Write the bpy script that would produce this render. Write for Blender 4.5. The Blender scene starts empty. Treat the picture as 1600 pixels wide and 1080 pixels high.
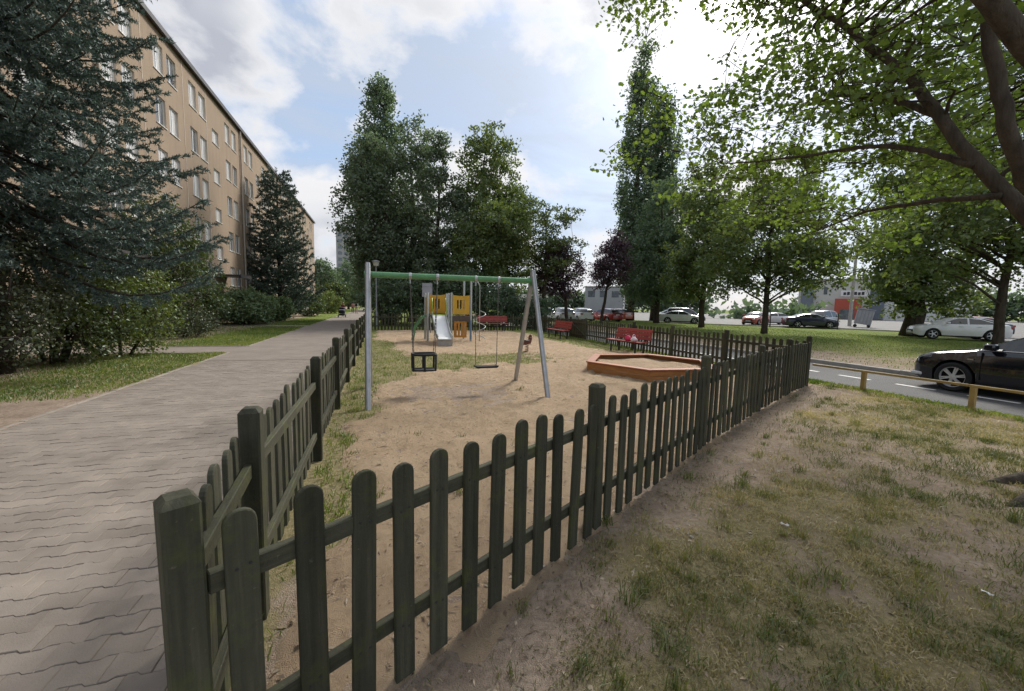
import bpy, bmesh, math, random
import numpy as np
from mathutils import Vector, Matrix, Euler

# ------------------------------------------------------------------ camera, sky, sun, exposure
sc = bpy.context.scene
COL = sc.collection
R_ = math.radians

CAM_H, FOCAL, PITCH, ROLL, YAW = 1.65, 650.0, R_(5.5), R_(1.2), R_(17.9)
cam_data = bpy.data.cameras.new('camera')
cam_data.sensor_width = 36.0
cam_data.lens = 36.0 * FOCAL / 1600.0
cam_data.clip_start = 0.05
cam_data.clip_end = 3000
cam = bpy.data.objects.new('camera', cam_data)
COL.objects.link(cam)
_fw = Vector((math.sin(YAW) * math.cos(PITCH), math.cos(YAW) * math.cos(PITCH), -math.sin(PITCH)))
_r0 = Vector((math.cos(YAW), -math.sin(YAW), 0))
_u0 = _r0.cross(_fw)
_r = math.cos(ROLL) * _r0 + math.sin(ROLL) * _u0
_u = _r.cross(_fw)
cam.matrix_world = Matrix(((_r.x, _u.x, -_fw.x, 0), (_r.y, _u.y, -_fw.y, 0), (_r.z, _u.z, -_fw.z, CAM_H), (0, 0, 0, 1)))
sc.camera = cam

SUN_AZ, SUN_EL = R_(48), R_(39)
SUN_DIR = Vector((math.sin(SUN_AZ) * math.cos(SUN_EL), math.cos(SUN_AZ) * math.cos(SUN_EL), math.sin(SUN_EL)))

world = bpy.data.worlds.new('World')
sc.world = world
world.use_nodes = True


def build_world():
    nt = world.node_tree
    N, L = nt.nodes, nt.links
    N.clear()
    out = N.new('ShaderNodeOutputWorld')
    bg = N.new('ShaderNodeBackground')
    bg.inputs['Strength'].default_value = 0.1
    L.new(bg.outputs[0], out.inputs[0])
    sky = N.new('ShaderNodeTexSky')
    sky.sky_type = 'NISHITA'
    sky.sun_disc = False
    sky.sun_elevation = SUN_EL
    sky.sun_rotation = SUN_AZ
    sky.air_density = 1.0
    sky.dust_density = 1.6
    sky.ozone_density = 1.4
    tc = N.new('ShaderNodeTexCoord')

    def math_(op, a, b=None, c=None):
        n = N.new('ShaderNodeMath'); n.operation = op
        for k, v in enumerate((a, b, c)):
            if v is None: continue
            if isinstance(v, (int, float)): n.inputs[k].default_value = v
            else: L.new(v, n.inputs[k])
        return n.outputs[0]

    def ramp(fac, stops):
        n = N.new('ShaderNodeValToRGB')
        el = n.color_ramp.elements
        while len(el) > 2: el.remove(el[-1])
        for k, (p, c) in enumerate(stops):
            e = el[k] if k < 2 else el.new(p)
            e.position = p
            e.color = (c[0], c[1], c[2], 1) if not isinstance(c, (int, float)) else (c, c, c, 1)
        L.new(fac, n.inputs[0])
        return n.outputs[0]

    def noise(vec, scale, detail, rough, dist=0.0, off=(0, 0, 0), stretch=(1, 1, 1)):
        m = N.new('ShaderNodeMapping')
        m.inputs['Location'].default_value = off
        m.inputs['Scale'].default_value = stretch
        L.new(vec, m.inputs[0])
        n = N.new('ShaderNodeTexNoise')
        n.inputs['Scale'].default_value = scale
        n.inputs['Detail'].default_value = detail
        n.inputs['Roughness'].default_value = rough
        n.inputs['Distortion'].default_value = dist
        L.new(m.outputs[0], n.inputs['Vector'])
        return n.outputs[0]

    def mix(fac, a, b, mode='MIX'):
        n = N.new('ShaderNodeMix'); n.data_type = 'RGBA'; n.blend_type = mode
        if isinstance(fac, (int, float)): n.inputs[0].default_value = fac
        else: L.new(fac, n.inputs[0])
        for k, v in ((6, a), (7, b)):
            if isinstance(v, tuple): n.inputs[k].default_value = (*v, 1)
            else: L.new(v, n.inputs[k])
        return n.outputs[2]

    sep = N.new('ShaderNodeSeparateXYZ')
    L.new(tc.outputs['Generated'], sep.inputs[0])
    zc = math_('ADD', math_('MAXIMUM', sep.outputs[2], 0.0), 0.22)
    comb = N.new('ShaderNodeCombineXYZ')
    L.new(math_('DIVIDE', sep.outputs[0], zc), comb.inputs[0])
    L.new(math_('DIVIDE', sep.outputs[1], zc), comb.inputs[1])
    flat = comb.outputs[0]
    # cumulus heaps with grey undersides, over a thin high veil with blue gaps
    dirv = N.new('ShaderNodeVectorMath'); dirv.operation = 'NORMALIZE'
    L.new(tc.outputs['Generated'], dirv.inputs[0])
    big = noise(dirv.outputs[0], 3.0, 11, 0.56, 0.15, CLOUD_OFF, (1, 1, 1.55))
    low = noise(dirv.outputs[0], 3.0, 3, 0.5, 0.15, (CLOUD_OFF[0], CLOUD_OFF[1], CLOUD_OFF[2] + 0.10), (1, 1, 1.55))
    cum = ramp(big, [(0.45, 0.0), (0.54, 1.0)])
    shade = ramp(low, [(0.46, (4.6, 4.6, 4.7)), (0.55, (3.9, 4.0, 4.2)), (0.66, (2.6, 2.75, 3.15))])
    edge = ramp(big, [(0.50, 0.0), (0.60, 1.0)])
    core = mix(edge, (4.8, 4.8, 4.9), shade)
    veil_n = noise(flat, 1.5, 7, 0.62, 0.8, (3.1, 7.7, 0), (0.7, 1.6, 1))
    veil = ramp(veil_n, [(0.34, 0.12), (0.68, 0.80)])
    blue = mix(0.65, sky.outputs[0], (2.0, 2.85, 4.2))
    a = mix(veil, blue, (2.95, 3.3, 3.9))
    b = mix(cum, a, core)
    # the sun behind thin cloud: forward scattering
    dotn = N.new('ShaderNodeVectorMath'); dotn.operation = 'DOT_PRODUCT'
    nrm = N.new('ShaderNodeVectorMath'); nrm.operation = 'NORMALIZE'
    L.new(tc.outputs['Generated'], nrm.inputs[0])
    L.new(nrm.outputs[0], dotn.inputs[0])
    dotn.inputs[1].default_value = SUN_DIR
    d = math_('MAXIMUM', dotn.outputs['Value'], 0.0)
    glow = math_('ADD', math_('MULTIPLY', math_('POWER', d, 16.0), 2.3), math_('MULTIPLY', math_('POWER', d, 120.0), 50.0))
    gl = N.new('ShaderNodeVectorMath'); gl.operation = 'SCALE'
    gl.inputs[0].default_value = (1.0, 0.97, 0.93)
    L.new(glow, gl.inputs['Scale'])
    c = mix(1.0, b, gl.outputs[0], 'ADD')
    L.new(c, bg.inputs['Color'])


CLOUD_OFF = (6.4, 7.6, 1.6)
build_world()

sun_data = bpy.data.lights.new('sun', 'SUN')
sun_data.energy = 2.2
sun_data.angle = R_(14)
sun_data.color = (1.0, 0.95, 0.87)
sun = bpy.data.objects.new('sun', sun_data)
sun.rotation_euler = (-SUN_DIR).to_track_quat('-Z', 'Y').to_euler()
sun.location = (20, 20, 40)
COL.objects.link(sun)

vs = sc.view_settings
vs.view_transform = 'Standard'
vs.look = 'None'
vs.exposure = 0.95
vs.gamma = 1.0
vs.use_curve_mapping = False
sc.render.engine = 'CYCLES'
sc.cycles.use_denoising = True
sc.cycles.max_bounces = 8
sc.cycles.diffuse_bounces = 5
sc.cycles.glossy_bounces = 2
sc.cycles.transmission_bounces = 4
sc.cycles.transparent_max_bounces = 6
sc.cycles.caustics_reflective = False
sc.cycles.caustics_refractive = False

# ------------------------------------------------------------------ helpers: objects
rng = np.random.default_rng(7)
random.seed(7)


def tag(o, label=None, cat=None, group=None, kind=None):
    if label: o['label'] = label
    if cat: o['category'] = cat
    if group: o['group'] = group
    if kind: o['kind'] = kind
    return o


def empty(name, loc=(0, 0, 0), rz=0.0, label=None, cat=None, group=None):
    o = bpy.data.objects.new(name, None)
    o.empty_display_size = 0.2
    o.location = loc
    o.rotation_euler = (0, 0, rz)
    COL.objects.link(o)
    return tag(o, label, cat, group)


def link(name, me, parent=None, loc=None, rot=None, scale=None):
    o = bpy.data.objects.new(name, me)
    COL.objects.link(o)
    if parent is not None: o.parent = parent
    if loc is not None: o.location = loc
    if rot is not None: o.rotation_euler = rot
    if scale is not None: o.scale = scale
    return o


def copy_tree(o, parent=None):
    c = o.copy()
    COL.objects.link(c)
    c.parent = parent
    for ch in list(o.children):
        copy_tree(ch, c)
    return c


def mesh_np(name, V, Fs, mats=(), smooth=False, mi=None, attrs=None):
    """V (n,3); Fs a list of int arrays (m,k) of k-gons; mi a material index per face; attrs {name: face floats}"""
    me = bpy.data.meshes.new(name)
    V = np.asarray(V, dtype=np.float32)
    if not isinstance(Fs, (list, tuple)): Fs = [Fs]
    Fs = [np.asarray(f, dtype=np.int32) for f in Fs if len(f)]
    me.vertices.add(len(V))
    me.vertices.foreach_set('co', V.ravel())
    loops = np.concatenate([f.ravel() for f in Fs])
    tot = np.concatenate([np.full(len(f), f.shape[1], dtype=np.int32) for f in Fs])
    start = np.concatenate([[0], np.cumsum(tot)[:-1]]).astype(np.int32)
    me.loops.add(len(loops))
    me.loops.foreach_set('vertex_index', loops)
    me.polygons.add(len(tot))
    me.polygons.foreach_set('loop_start', start)
    me.polygons.foreach_set('loop_total', tot)
    if smooth: me.polygons.foreach_set('use_smooth', np.ones(len(tot), dtype=bool))
    for m in mats: me.materials.append(m)
    if mi is not None: me.polygons.foreach_set('material_index', np.asarray(mi, dtype=np.int32))
    me.update(calc_edges=True)
    if attrs:
        for k, v in attrs.items():
            dom = 'FACE' if len(v) == len(tot) else 'POINT'
            at = me.attributes.new(k, 'FLOAT', dom)
            at.data.foreach_set('value', np.asarray(v, dtype=np.float32))
    return me


class MB:
    """collects shapes for ONE mesh"""
    def __init__(s): s.v = []; s.f = []; s.m = []

    def add(s, v, f, m=0):
        o = len(s.v)
        s.v.extend([tuple(p) for p in v])
        for q in f:
            s.f.append(tuple(i + o for i in q)); s.m.append(m)
        return s

    def box(s, x0, x1, y0, y1, z0, z1, m=0, M=None):
        v = [Vector(p) for p in ((x0, y0, z0), (x1, y0, z0), (x1, y1, z0), (x0, y1, z0), (x0, y0, z1), (x1, y0, z1), (x1, y1, z1), (x0, y1, z1))]
        if M is not None: v = [M @ p for p in v]
        return s.add(v, [(0, 3, 2, 1), (4, 5, 6, 7), (0, 1, 5, 4), (1, 2, 6, 5), (2, 3, 7, 6), (3, 0, 4, 7)], m)

    def bar(s, a, b, w, h, m=0, up=(0, 0, 1)):
        a, b = Vector(a), Vector(b)
        d = (b - a).normalized()
        x = d.cross(Vector(up))
        if x.length < 1e-4: x = d.cross(Vector((1, 0, 0)))
        x.normalize(); y = x.cross(d)
        v = []
        for p in (a, b):
            for sx, sy in ((-1, -1), (1, -1), (1, 1), (-1, 1)):
                v.append(p + x * (sx * w / 2) + y * (sy * h / 2))
        return s.add(v, [(0, 1, 2, 3), (7, 6, 5, 4), (0, 4, 5, 1), (1, 5, 6, 2), (2, 6, 7, 3), (3, 7, 4, 0)], m)

    def tube(s, pts, r, n=8, m=0, cap=True):
        pts = [Vector(p) for p in pts]
        rs = r if isinstance(r, (list, tuple)) else [r] * len(pts)
        t0 = (pts[1] - pts[0]).normalized()
        ref = Vector((0, 0, 1)) if abs(t0.z) < 0.9 else Vector((1, 0, 0))
        x = t0.cross(ref).normalized()
        v = []
        for i, p in enumerate(pts):
            t = (pts[min(i + 1, len(pts) - 1)] - pts[max(i - 1, 0)]).normalized()
            x = (x - t * x.dot(t)).normalized(); y = t.cross(x)
            for k in range(n):
                a = 2 * math.pi * k / n
                v.append(p + (x * math.cos(a) + y * math.sin(a)) * rs[i])
        f = []
        for i in range(len(pts) - 1):
            for k in range(n):
                k2 = (k + 1) % n
                f.append((i * n + k, i * n + k2, (i + 1) * n + k2, (i + 1) * n + k))
        if cap:
            f.append(tuple(range(n - 1, -1, -1)))
            f.append(tuple((len(pts) - 1) * n + k for k in range(n)))
        return s.add(v, f, m)

    def lathe(s, prof, n=16, m=0, c=(0, 0, 0), axis='z', caps=True):
        v = []
        for r, h in prof:
            for k in range(n):
                a = 2 * math.pi * k / n
                p = (r * math.cos(a), r * math.sin(a), h)
                if axis == 'x': p = (p[2], p[0], p[1])
                if axis == 'y': p = (p[1], p[2], p[0])
                v.append((p[0] + c[0], p[1] + c[1], p[2] + c[2]))
        f = []
        for i in range(len(prof) - 1):
            for k in range(n):
                k2 = (k + 1) % n
                f.append((i * n + k, i * n + k2, (i + 1) * n + k2, (i + 1) * n + k))
        if caps:
            f.append(tuple(range(n - 1, -1, -1)))
            f.append(tuple((len(prof) - 1) * n + k for k in range(n)))
        return s.add(v, f, m)

    def prism(s, outline, z0, z1, m=0, M=None, bev=0.0):
        """outline: xy points counter-clockwise; extruded z0..z1"""
        n = len(outline)
        cx = sum(p[0] for p in outline) / n; cy = sum(p[1] for p in outline) / n
        rings = [(1.0, z0), (1.0, z1)] if not bev else [(1.0, z0), (1.0, z1 - bev), (None, z1)]
        v = []
        for sc_, z in rings:
            for (x, y) in outline:
                if sc_ is None:
                    dx, dy = x - cx, y - cy; l = math.hypot(dx, dy) or 1
                    p = Vector((x - dx / l * bev, y - dy / l * bev, z))
                else: p = Vector((x, y, z))
                v.append(M @ p if M is not None else p)
        f = []
        for i in range(len(rings) - 1):
            for k in range(n):
                k2 = (k + 1) % n
                f.append((i * n + k, i * n + k2, (i + 1) * n + k2, (i + 1) * n + k))
        f.append(tuple(range(n - 1, -1, -1)))
        f.append(tuple((len(rings) - 1) * n + k for k in range(n)))
        return s.add(v, f, m)

    def mesh(s, name, mats, smooth=False, angle=None, bevel=0.0):
        me = bpy.data.meshes.new(name)
        me.from_pydata([tuple(p) for p in s.v], [], s.f)
        for m in (mats if isinstance(mats, (list, tuple)) else [mats]): me.materials.append(m)
        me.polygons.foreach_set('material_index', np.array(s.m, dtype=np.int32))
        if bevel:
            bm = bmesh.new(); bm.from_mesh(me)
            bmesh.ops.bevel(bm, geom=list(bm.edges), offset=bevel, segments=1, affect='EDGES', profile=0.5)
            bm.to_mesh(me); bm.free()
        if smooth or angle:
            me.polygons.foreach_set('use_smooth', np.ones(len(me.polygons), dtype=bool))
            if angle: me.set_sharp_from_angle(angle=R_(angle))
        me.update()
        return me

    def build(s, name, mats, parent=None, loc=None, rot=None, smooth=False, angle=None, bevel=0.0):
        return link(name, s.mesh(name, mats, smooth, angle, bevel), parent, loc, rot)


# ------------------------------------------------------------------ helpers: materials
def new_mat(name):
    m = bpy.data.materials.new(name)
    m.use_nodes = True
    nt = m.node_tree
    nt.nodes.clear()
    out = nt.nodes.new('ShaderNodeOutputMaterial')
    return m, nt, nt.nodes, nt.links, out


def nd(N, L, kind, ins=None, **props):
    n = N.new(kind)
    for k, v in props.items(): setattr(n, k, v)
    for k, v in (ins or {}).items():
        if isinstance(v, bpy.types.NodeSocket): L.new(v, n.inputs[k])
        else: n.inputs[k].default_value = v
    return n


def colramp(N, L, fac, stops):
    n = N.new('ShaderNodeValToRGB')
    el = n.color_ramp.elements
    for k, (p, c) in enumerate(stops):
        e = el[k] if k < 2 else el.new(p)
        e.position = p; e.color = (*c, 1) if len(c) == 3 else c
    L.new(fac, n.inputs[0])
    return n.outputs[0]


def mixc(N, L, fac, a, b, mode='MIX'):
    n = N.new('ShaderNodeMix'); n.data_type = 'RGBA'; n.blend_type = mode
    for k, v in ((0, fac), (6, a), (7, b)):
        if isinstance(v, bpy.types.NodeSocket): L.new(v, n.inputs[k])
        elif isinstance(v, tuple): n.inputs[k].default_value = (*v, 1)
        else: n.inputs[k].default_value = v
    return n.outputs[2]


def obj_vec(N, L, stretch=(1, 1, 1), world_space=False):
    """object coordinates in metres, shifted per object so that copies do not repeat"""
    tc = N.new('ShaderNodeTexCoord')
    if world_space:
        g = N.new('ShaderNodeNewGeometry'); src = g.outputs['Position']
    else:
        oi = N.new('ShaderNodeObjectInfo')
        sh = nd(N, L, 'ShaderNodeVectorMath', {0: oi.outputs['Random']}, operation='SCALE')
        cb = nd(N, L, 'ShaderNodeCombineXYZ', {0: oi.outputs['Random'], 1: oi.outputs['Random'], 2: oi.outputs['Random']})
        sh = nd(N, L, 'ShaderNodeVectorMath', {0: cb.outputs[0], 'Scale': 37.0}, operation='SCALE')
        ad = nd(N, L, 'ShaderNodeVectorMath', {0: tc.outputs['Object'], 1: sh.outputs[0]}, operation='ADD')
        src = ad.outputs[0]
    mp = nd(N, L, 'ShaderNodeMapping', {0: src, 'Scale': stretch})
    return mp.outputs[0]


def noise(N, L, vec, scale, detail=4, rough=0.55, dist=0.0):
    return nd(N, L, 'ShaderNodeTexNoise', {'Vector': vec, 'Scale': scale, 'Detail': detail, 'Roughness': rough, 'Distortion': dist}).outputs[0]


def pmat(name, col, rough=0.6, var=0.25, scale=6.0, stretch=(1, 1, 1), bump=0.0, bscale=60.0, metal=0.0, spec=0.35, col2=None, coat=0.0, objvar=0.0, world_space=False, bdist=0.01):
    m, nt, N, L, out = new_mat(name)
    p = N.new('ShaderNodeBsdfPrincipled')
    L.new(p.outputs[0], out.inputs[0])
    v = obj_vec(N, L, stretch, world_space)
    f = noise(N, L, v, scale, 6, 0.6)
    c1 = tuple(max(0, c * (1 - var)) for c in col)
    c2 = col2 or tuple(min(1, c * (1 + var)) for c in col)
    c = colramp(N, L, f, [(0.30, c1), (0.70, c2)])
    if objvar:
        oi = N.new('ShaderNodeObjectInfo')
        mr = nd(N, L, 'ShaderNodeMapRange', {0: oi.outputs['Random'], 3: 1 - objvar, 4: 1 + objvar})
        hs = nd(N, L, 'ShaderNodeHueSaturation', {'Color': c, 'Value': mr.outputs[0]})
        c = hs.outputs[0]
    L.new(c, p.inputs['Base Color'])
    p.inputs['Roughness'].default_value = rough
    p.inputs['Metallic'].default_value = metal
    p.inputs['Specular IOR Level'].default_value = spec
    p.inputs['Coat Weight'].default_value = coat
    p.inputs['Coat Roughness'].default_value = 0.05
    if bump:
        b = nd(N, L, 'ShaderNodeBump', {'Strength': bump, 'Distance': bdist, 'Height': noise(N, L, v, bscale, 5, 0.6)})
        L.new(b.outputs[0], p.inputs['Normal'])
    return m


def leaf_mat(name, dark, light, trans=0.35, rough=0.5, tint=(1.25, 1.2, 0.6)):
    m, nt, N, L, out = new_mat(name)
    at = nd(N, L, 'ShaderNodeAttribute', attribute_name='rnd')
    c = colramp(N, L, at.outputs['Fac'], [(0.0, dark), (1.0, light)])
    di = nd(N, L, 'ShaderNodeBsdfDiffuse', {'Color': c})
    tc_ = mixc(N, L, 1.0, c, tint, 'MULTIPLY')
    tr = nd(N, L, 'ShaderNodeBsdfTranslucent', {'Color': tc_})
    mx = nd(N, L, 'ShaderNodeMixShader', {0: trans, 1: di.outputs[0], 2: tr.outputs[0]})
    gl = nd(N, L, 'ShaderNodeBsdfGlossy', {'Color': (0.6, 0.65, 0.65, 1), 'Roughness': rough})
    m2 = nd(N, L, 'ShaderNodeMixShader', {0: 0.075, 1: mx.outputs[0], 2: gl.outputs[0]})
    L.new(m2.outputs[0], out.inputs[0])
    return m


def glass_mat(name, tint, rough=0.06, spec=0.8):
    m, nt, N, L, out = new_mat(name)
    v = obj_vec(N, L, (1, 1, 1))
    f = noise(N, L, v, 1.3, 3)
    c = colramp(N, L, f, [(0.35, tuple(t * 0.6 for t in tint)), (0.65, tint)])
    p = nd(N, L, 'ShaderNodeBsdfPrincipled', {'Base Color': c, 'Roughness': rough, 'Specular IOR Level': spec})
    L.new(p.outputs[0], out.inputs[0])
    return m


# value noise in the plane, for ground masks and crowns
_perm = np.random.default_rng(3).random((256, 256))


def vnoise(x, y):
    x = np.asarray(x, dtype=float); y = np.asarray(y, dtype=float)
    xi = np.floor(x).astype(int); yi = np.floor(y).astype(int)
    fx = x - xi; fy = y - yi
    fx = fx * fx * (3 - 2 * fx); fy = fy * fy * (3 - 2 * fy)
    g = lambda a, b: _perm[a & 255, b & 255]
    return (g(xi, yi) * (1 - fx) + g(xi + 1, yi) * fx) * (1 - fy) + (g(xi, yi + 1) * (1 - fx) + g(xi + 1, yi + 1) * fx) * fy


def fbm(x, y, sc_=1.0, oct_=4, off=0.0):
    s = 0; a = 0.5; t = 0
    for k in range(oct_):
        s = s + a * vnoise(x * sc_ + off + 17.3 * k, y * sc_ - off + 9.1 * k); t += a
        a *= 0.55; sc_ *= 2.1
    return s / t


def sstep(a, b, x):
    t = np.clip((np.asarray(x, dtype=float) - a) / (b - a), 0, 1)
    return t * t * (3 - 2 * t)


M = {}
M['fence'] = None
M['steel'] = pmat('galvanised_steel', (0.42, 0.43, 0.44), 0.42, 0.12, 9, bump=0.05, metal=0.75, spec=0.5)
M['steel_dark'] = pmat('dark_steel', (0.05, 0.05, 0.055), 0.5, 0.2, 9, metal=0.4)
M['green_paint'] = pmat('green_paint', (0.10, 0.27, 0.115), 0.35, 0.15, 7, spec=0.5)
M['black_rubber'] = pmat('black_rubber', (0.018, 0.018, 0.02), 0.65, 0.25, 14, bump=0.1)
M['concrete'] = pmat('concrete', (0.36, 0.34, 0.31), 0.85, 0.18, 5, bump=0.25, bscale=90)
M['bark'] = pmat('bark', (0.060, 0.047, 0.036), 0.9, 0.45, 9, (1, 1, 0.25), bump=0.9, bscale=26, spec=0.15, bdist=0.03)
M['bark_maple'] = pmat('maple_bark', (0.085, 0.070, 0.054), 0.9, 0.45, 10, (1, 1, 0.25), bump=1.0, bscale=22, spec=0.15, bdist=0.04)
M['red_wood'] = pmat('red_painted_wood', (0.30, 0.055, 0.045), 0.55, 0.25, 5, (1, 6, 6), bump=0.15, objvar=0.12)
M['white_paint'] = pmat('white_paint', (0.74, 0.74, 0.72), 0.5, 0.06, 4)
M['yellow_rail'] = pmat('ochre_painted_rail', (0.36, 0.25, 0.095), 0.5, 0.22, 5, bump=0.1)
M['black_plastic'] = pmat('black_plastic', (0.02, 0.02, 0.021), 0.45, 0.2, 9)
# ------------------------------------------------------------------ layout: Y runs along the paved path, X to the right, metres
PATH_L, PATH_R = -4.40, -0.86
FENCE_X = -0.62
FRONT_POSTS = [(-0.55, 1.40), (1.53, 2.66), (3.72, 3.97), (6.0, 5.22), (7.7, 6.08), (9.18, 6.80)]
ROAD_N, ROAD_F, ROAD_Z = 10.6, 14.5, -0.12
REAR_Y = 26.2
_fpx = np.array([p[0] for p in FRONT_POSTS]); _fpy = np.array([p[1] for p in FRONT_POSTS])


def fence_y(x):
    return np.where(x < 9.18, np.interp(x, _fpx, _fpy), 6.8) + np.minimum(0, (x + 0.55)) * 0.6


def in_play(x, y, m=0.0):
    """1 inside the fenced playground (m metres of margin outside)"""
    return (x > FENCE_X - m) & (x < 9.5 + m) & (y > fence_y(x) - m) & (y < REAR_Y + m)


def grass_play(x, y):
    n = fbm(x, y, 0.9, 4, 5.0); n2 = fbm(x, y, 3.2, 3, 1.0)
    wid = 0.42 + 0.9 * sstep(7.2, 10.5, y) * (1 - sstep(17, 21, y)) - 0.25 * (1 - sstep(2.0, 3.6, y))
    strip = sstep(0.30, -0.25, x - FENCE_X - wid - (n - 0.5) * 1.1)
    mid = 11.9 + 0.15 * x
    half = 1.55 - 0.10 * x + (n - 0.5) * 2.0
    band = sstep(0.5, -0.3, np.abs(y - mid) - half) * sstep(5.7, 4.6, x + (n2 - .5) * 1.5)
    right = sstep(7.5, 8.6, x + (n - 0.5) * 1.6) * sstep(12.4, 14.5, y + (n2 - .5))
    return np.clip(np.maximum(np.maximum(strip, band * 0.95), right * 0.9) - 0.35 * sstep(0.55, 0.75, n2), 0, 1)


def grassy(x, y):
    """how much grass grows at a point, 0 bare soil .. 1 turf"""
    x = np.asarray(x, dtype=float); y = np.asarray(y, dtype=float)
    n = fbm(x, y, 0.55, 4, 2.0); n2 = fbm(x, y, 2.3, 4, 8.0)
    base = 0.85 + (n - 0.5) * 0.5
    # left lawn: bare and brown close to the viewer
    left = 0.95 - 0.85 * sstep(10.6, 7.6, y + (n - .5) * 3 - (x + 5) * .6) - 0.7 * sstep(-6.2, -7.6, x + (n2 - .5) * 1.0)
    # lawn right of the front fence: worn along the fence, patchy elsewhere
    d = (fence_y(x) - y) * 0.86
    worn = sstep(0.10, 0.85, d + (n - 0.5) * 1.1)
    patch = sstep(0.38, 0.62, 0.5 * n + 0.5 * n2)
    lawn = worn * (0.28 + 0.7 * patch) * sstep(0.2, 1.6, x + (n2 - .5) * 0.8 + 0.25 * d)
    # verge beyond the fence corner, island across the road
    verge = 0.75 + (n - 0.5) * 0.7
    isl = np.clip(0.92 - 0.68 * sstep(20.5, 15.8, x + (n - .5) * 6.0), 0, 1)
    g = np.where(x < PATH_L, left, base)
    g = np.where((x > FENCE_X) & (x < 9.6) & (y < fence_y(x)), lawn, g)
    g = np.where((x > 9.5) & (x < ROAD_N + 0.1), np.where(y < 6.8, np.maximum(lawn, 0.45 * verge), verge), g)
    g = np.where(x >= ROAD_F, isl, g)
    g = np.where(in_play(x, y), grass_play(x, y), g)
    return np.clip(g, 0, 1)


def ground_z(x, y):
    x = np.asarray(x, dtype=float); y = np.asarray(y, dtype=float)
    near = sstep(60, 25, np.hypot(x, y))
    z = ((fbm(x, y, 1.6, 4, 3.0) - 0.5) * 0.05 + (fbm(x, y, 6.0, 3, 6.0) - .5) * 0.02) * near
    z = np.where(in_play(x, y, 0.12), z * 0.25 - 0.012, z)
    z = np.where((x > PATH_L) & (x < PATH_R), -0.06, z)
    side = (x <= PATH_L) & (x > -11) & (((y > 14.95) & (y < 17.0)) | ((y > 29.6) & (y < 31.4)))
    z = np.where(side, -0.05, z)
    z = np.where((x > 9.75) & (x < ROAD_N), z - 0.12 * sstep(9.75, ROAD_N, x), z)
    z = np.where((x >= ROAD_N) & (x <= ROAD_F), -0.25, z)
    # the bank across the road rises a little
    z = z + np.where(x > ROAD_F, 0.10 * sstep(15.0, 19.0, x) * sstep(36, 30, x) - 0.02, 0)
    return z


def soil_mat():
    m, nt, N, L, out = new_mat('soil_and_turf')
    p = N.new('ShaderNodeBsdfPrincipled')
    L.new(p.outputs[0], out.inputs[0])
    at = nd(N, L, 'ShaderNodeAttribute', attribute_name='grass')
    v = obj_vec(N, L, world_space=True)
    f1 = noise(N, L, v, 2.2, 8, 0.65); f2 = noise(N, L, v, 23, 5, 0.7); f3 = noise(N, L, v, 140, 3, 0.6)
    soil = colramp(N, L, f1, [(0.3, (0.26, 0.20, 0.152)), (0.52, (0.39, 0.305, 0.235)), (0.72, (0.50, 0.40, 0.31))])
    soil = mixc(N, L, nd(N, L, 'ShaderNodeMapRange', {0: f2, 1: 0.45, 2: 0.7, 3: 0.0, 4: 0.55}).outputs[0], soil, (0.10, 0.075, 0.055))
    turf = colramp(N, L, f2, [(0.3, (0.16, 0.135, 0.068)), (0.5, (0.27, 0.23, 0.12)), (0.72, (0.40, 0.33, 0.20))])
    far = colramp(N, L, f1, [(0.3, (0.11, 0.165, 0.030)), (0.7, (0.19, 0.215, 0.055))])
    cd = nd(N, L, 'ShaderNodeNewGeometry')
    ln = nd(N, L, 'ShaderNodeVectorMath', {0: cd.outputs['Position']}, operation='LENGTH')
    fr = nd(N, L, 'ShaderNodeMapRange', {0: ln.outputs['Value'], 1: 14.0, 2: 30.0})
    turf = mixc(N, L, fr.outputs[0], turf, far)
    mk = nd(N, L, 'ShaderNodeMath', {0: at.outputs['Fac'], 1: f2}, operation='ADD')
    k = nd(N, L, 'ShaderNodeMapRange', {0: mk.outputs[0], 1: 0.72, 2: 1.12})
    c = mixc(N, L, k.outputs[0], soil, turf)
    L.new(c, p.inputs['Base Color'])
    p.inputs['Roughness'].default_value = 0.95
    p.inputs['Specular IOR Level'].default_value = 0.1
    hs = nd(N, L, 'ShaderNodeMath', {0: f2, 1: f3}, operation='ADD')
    b = nd(N, L, 'ShaderNodeBump', {'Strength': 0.9, 'Distance': 0.03, 'Height': hs.outputs[0]})
    L.new(b.outputs[0], p.inputs['Normal'])
    return m


def grid_axis(lo, hi, step, far, extra):
    a = list(np.arange(lo, hi, step)) + list(extra)
    d = step
    x = lo
    while x > -far:
        d = min(d * 1.25, 60); x -= d; a.append(x)
    d = step; x = hi
    while x < far:
        d = min(d * 1.25, 60); x += d; a.append(x)
    return np.unique(np.round(np.array(a), 4))


def build_ground():
    xs = grid_axis(-12, 20, 0.15, 1500, (PATH_L - .001, PATH_L + .001, PATH_R - .001, PATH_R + .001, ROAD_N - .001, ROAD_N + .001, ROAD_F - .001, ROAD_F + .02))
    ys = grid_axis(-3, 30, 0.17, 1500, (14.94, 14.96, 16.99, 17.01, 29.59, 29.61, 31.39, 31.41))
    X, Y = np.meshgrid(xs, ys)
    Z = ground_z(X, Y)
    V = np.stack([X.ravel(), Y.ravel(), Z.ravel()], 1)
    nx, ny = len(xs), len(ys)
    i = (np.arange(ny - 1)[:, None] * nx + np.arange(nx - 1)[None, :]).ravel()
    F = np.stack([i, i + 1, i + 1 + nx, i + nx], 1)
    me = mesh_np('ground', V, F, [soil_mat()], smooth=True, attrs={'grass': grassy(X.ravel(), Y.ravel())})
    tag(link('ground', me), 'worn lawn and bare brown soil around the playground', kind='structure')


build_ground()


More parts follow.
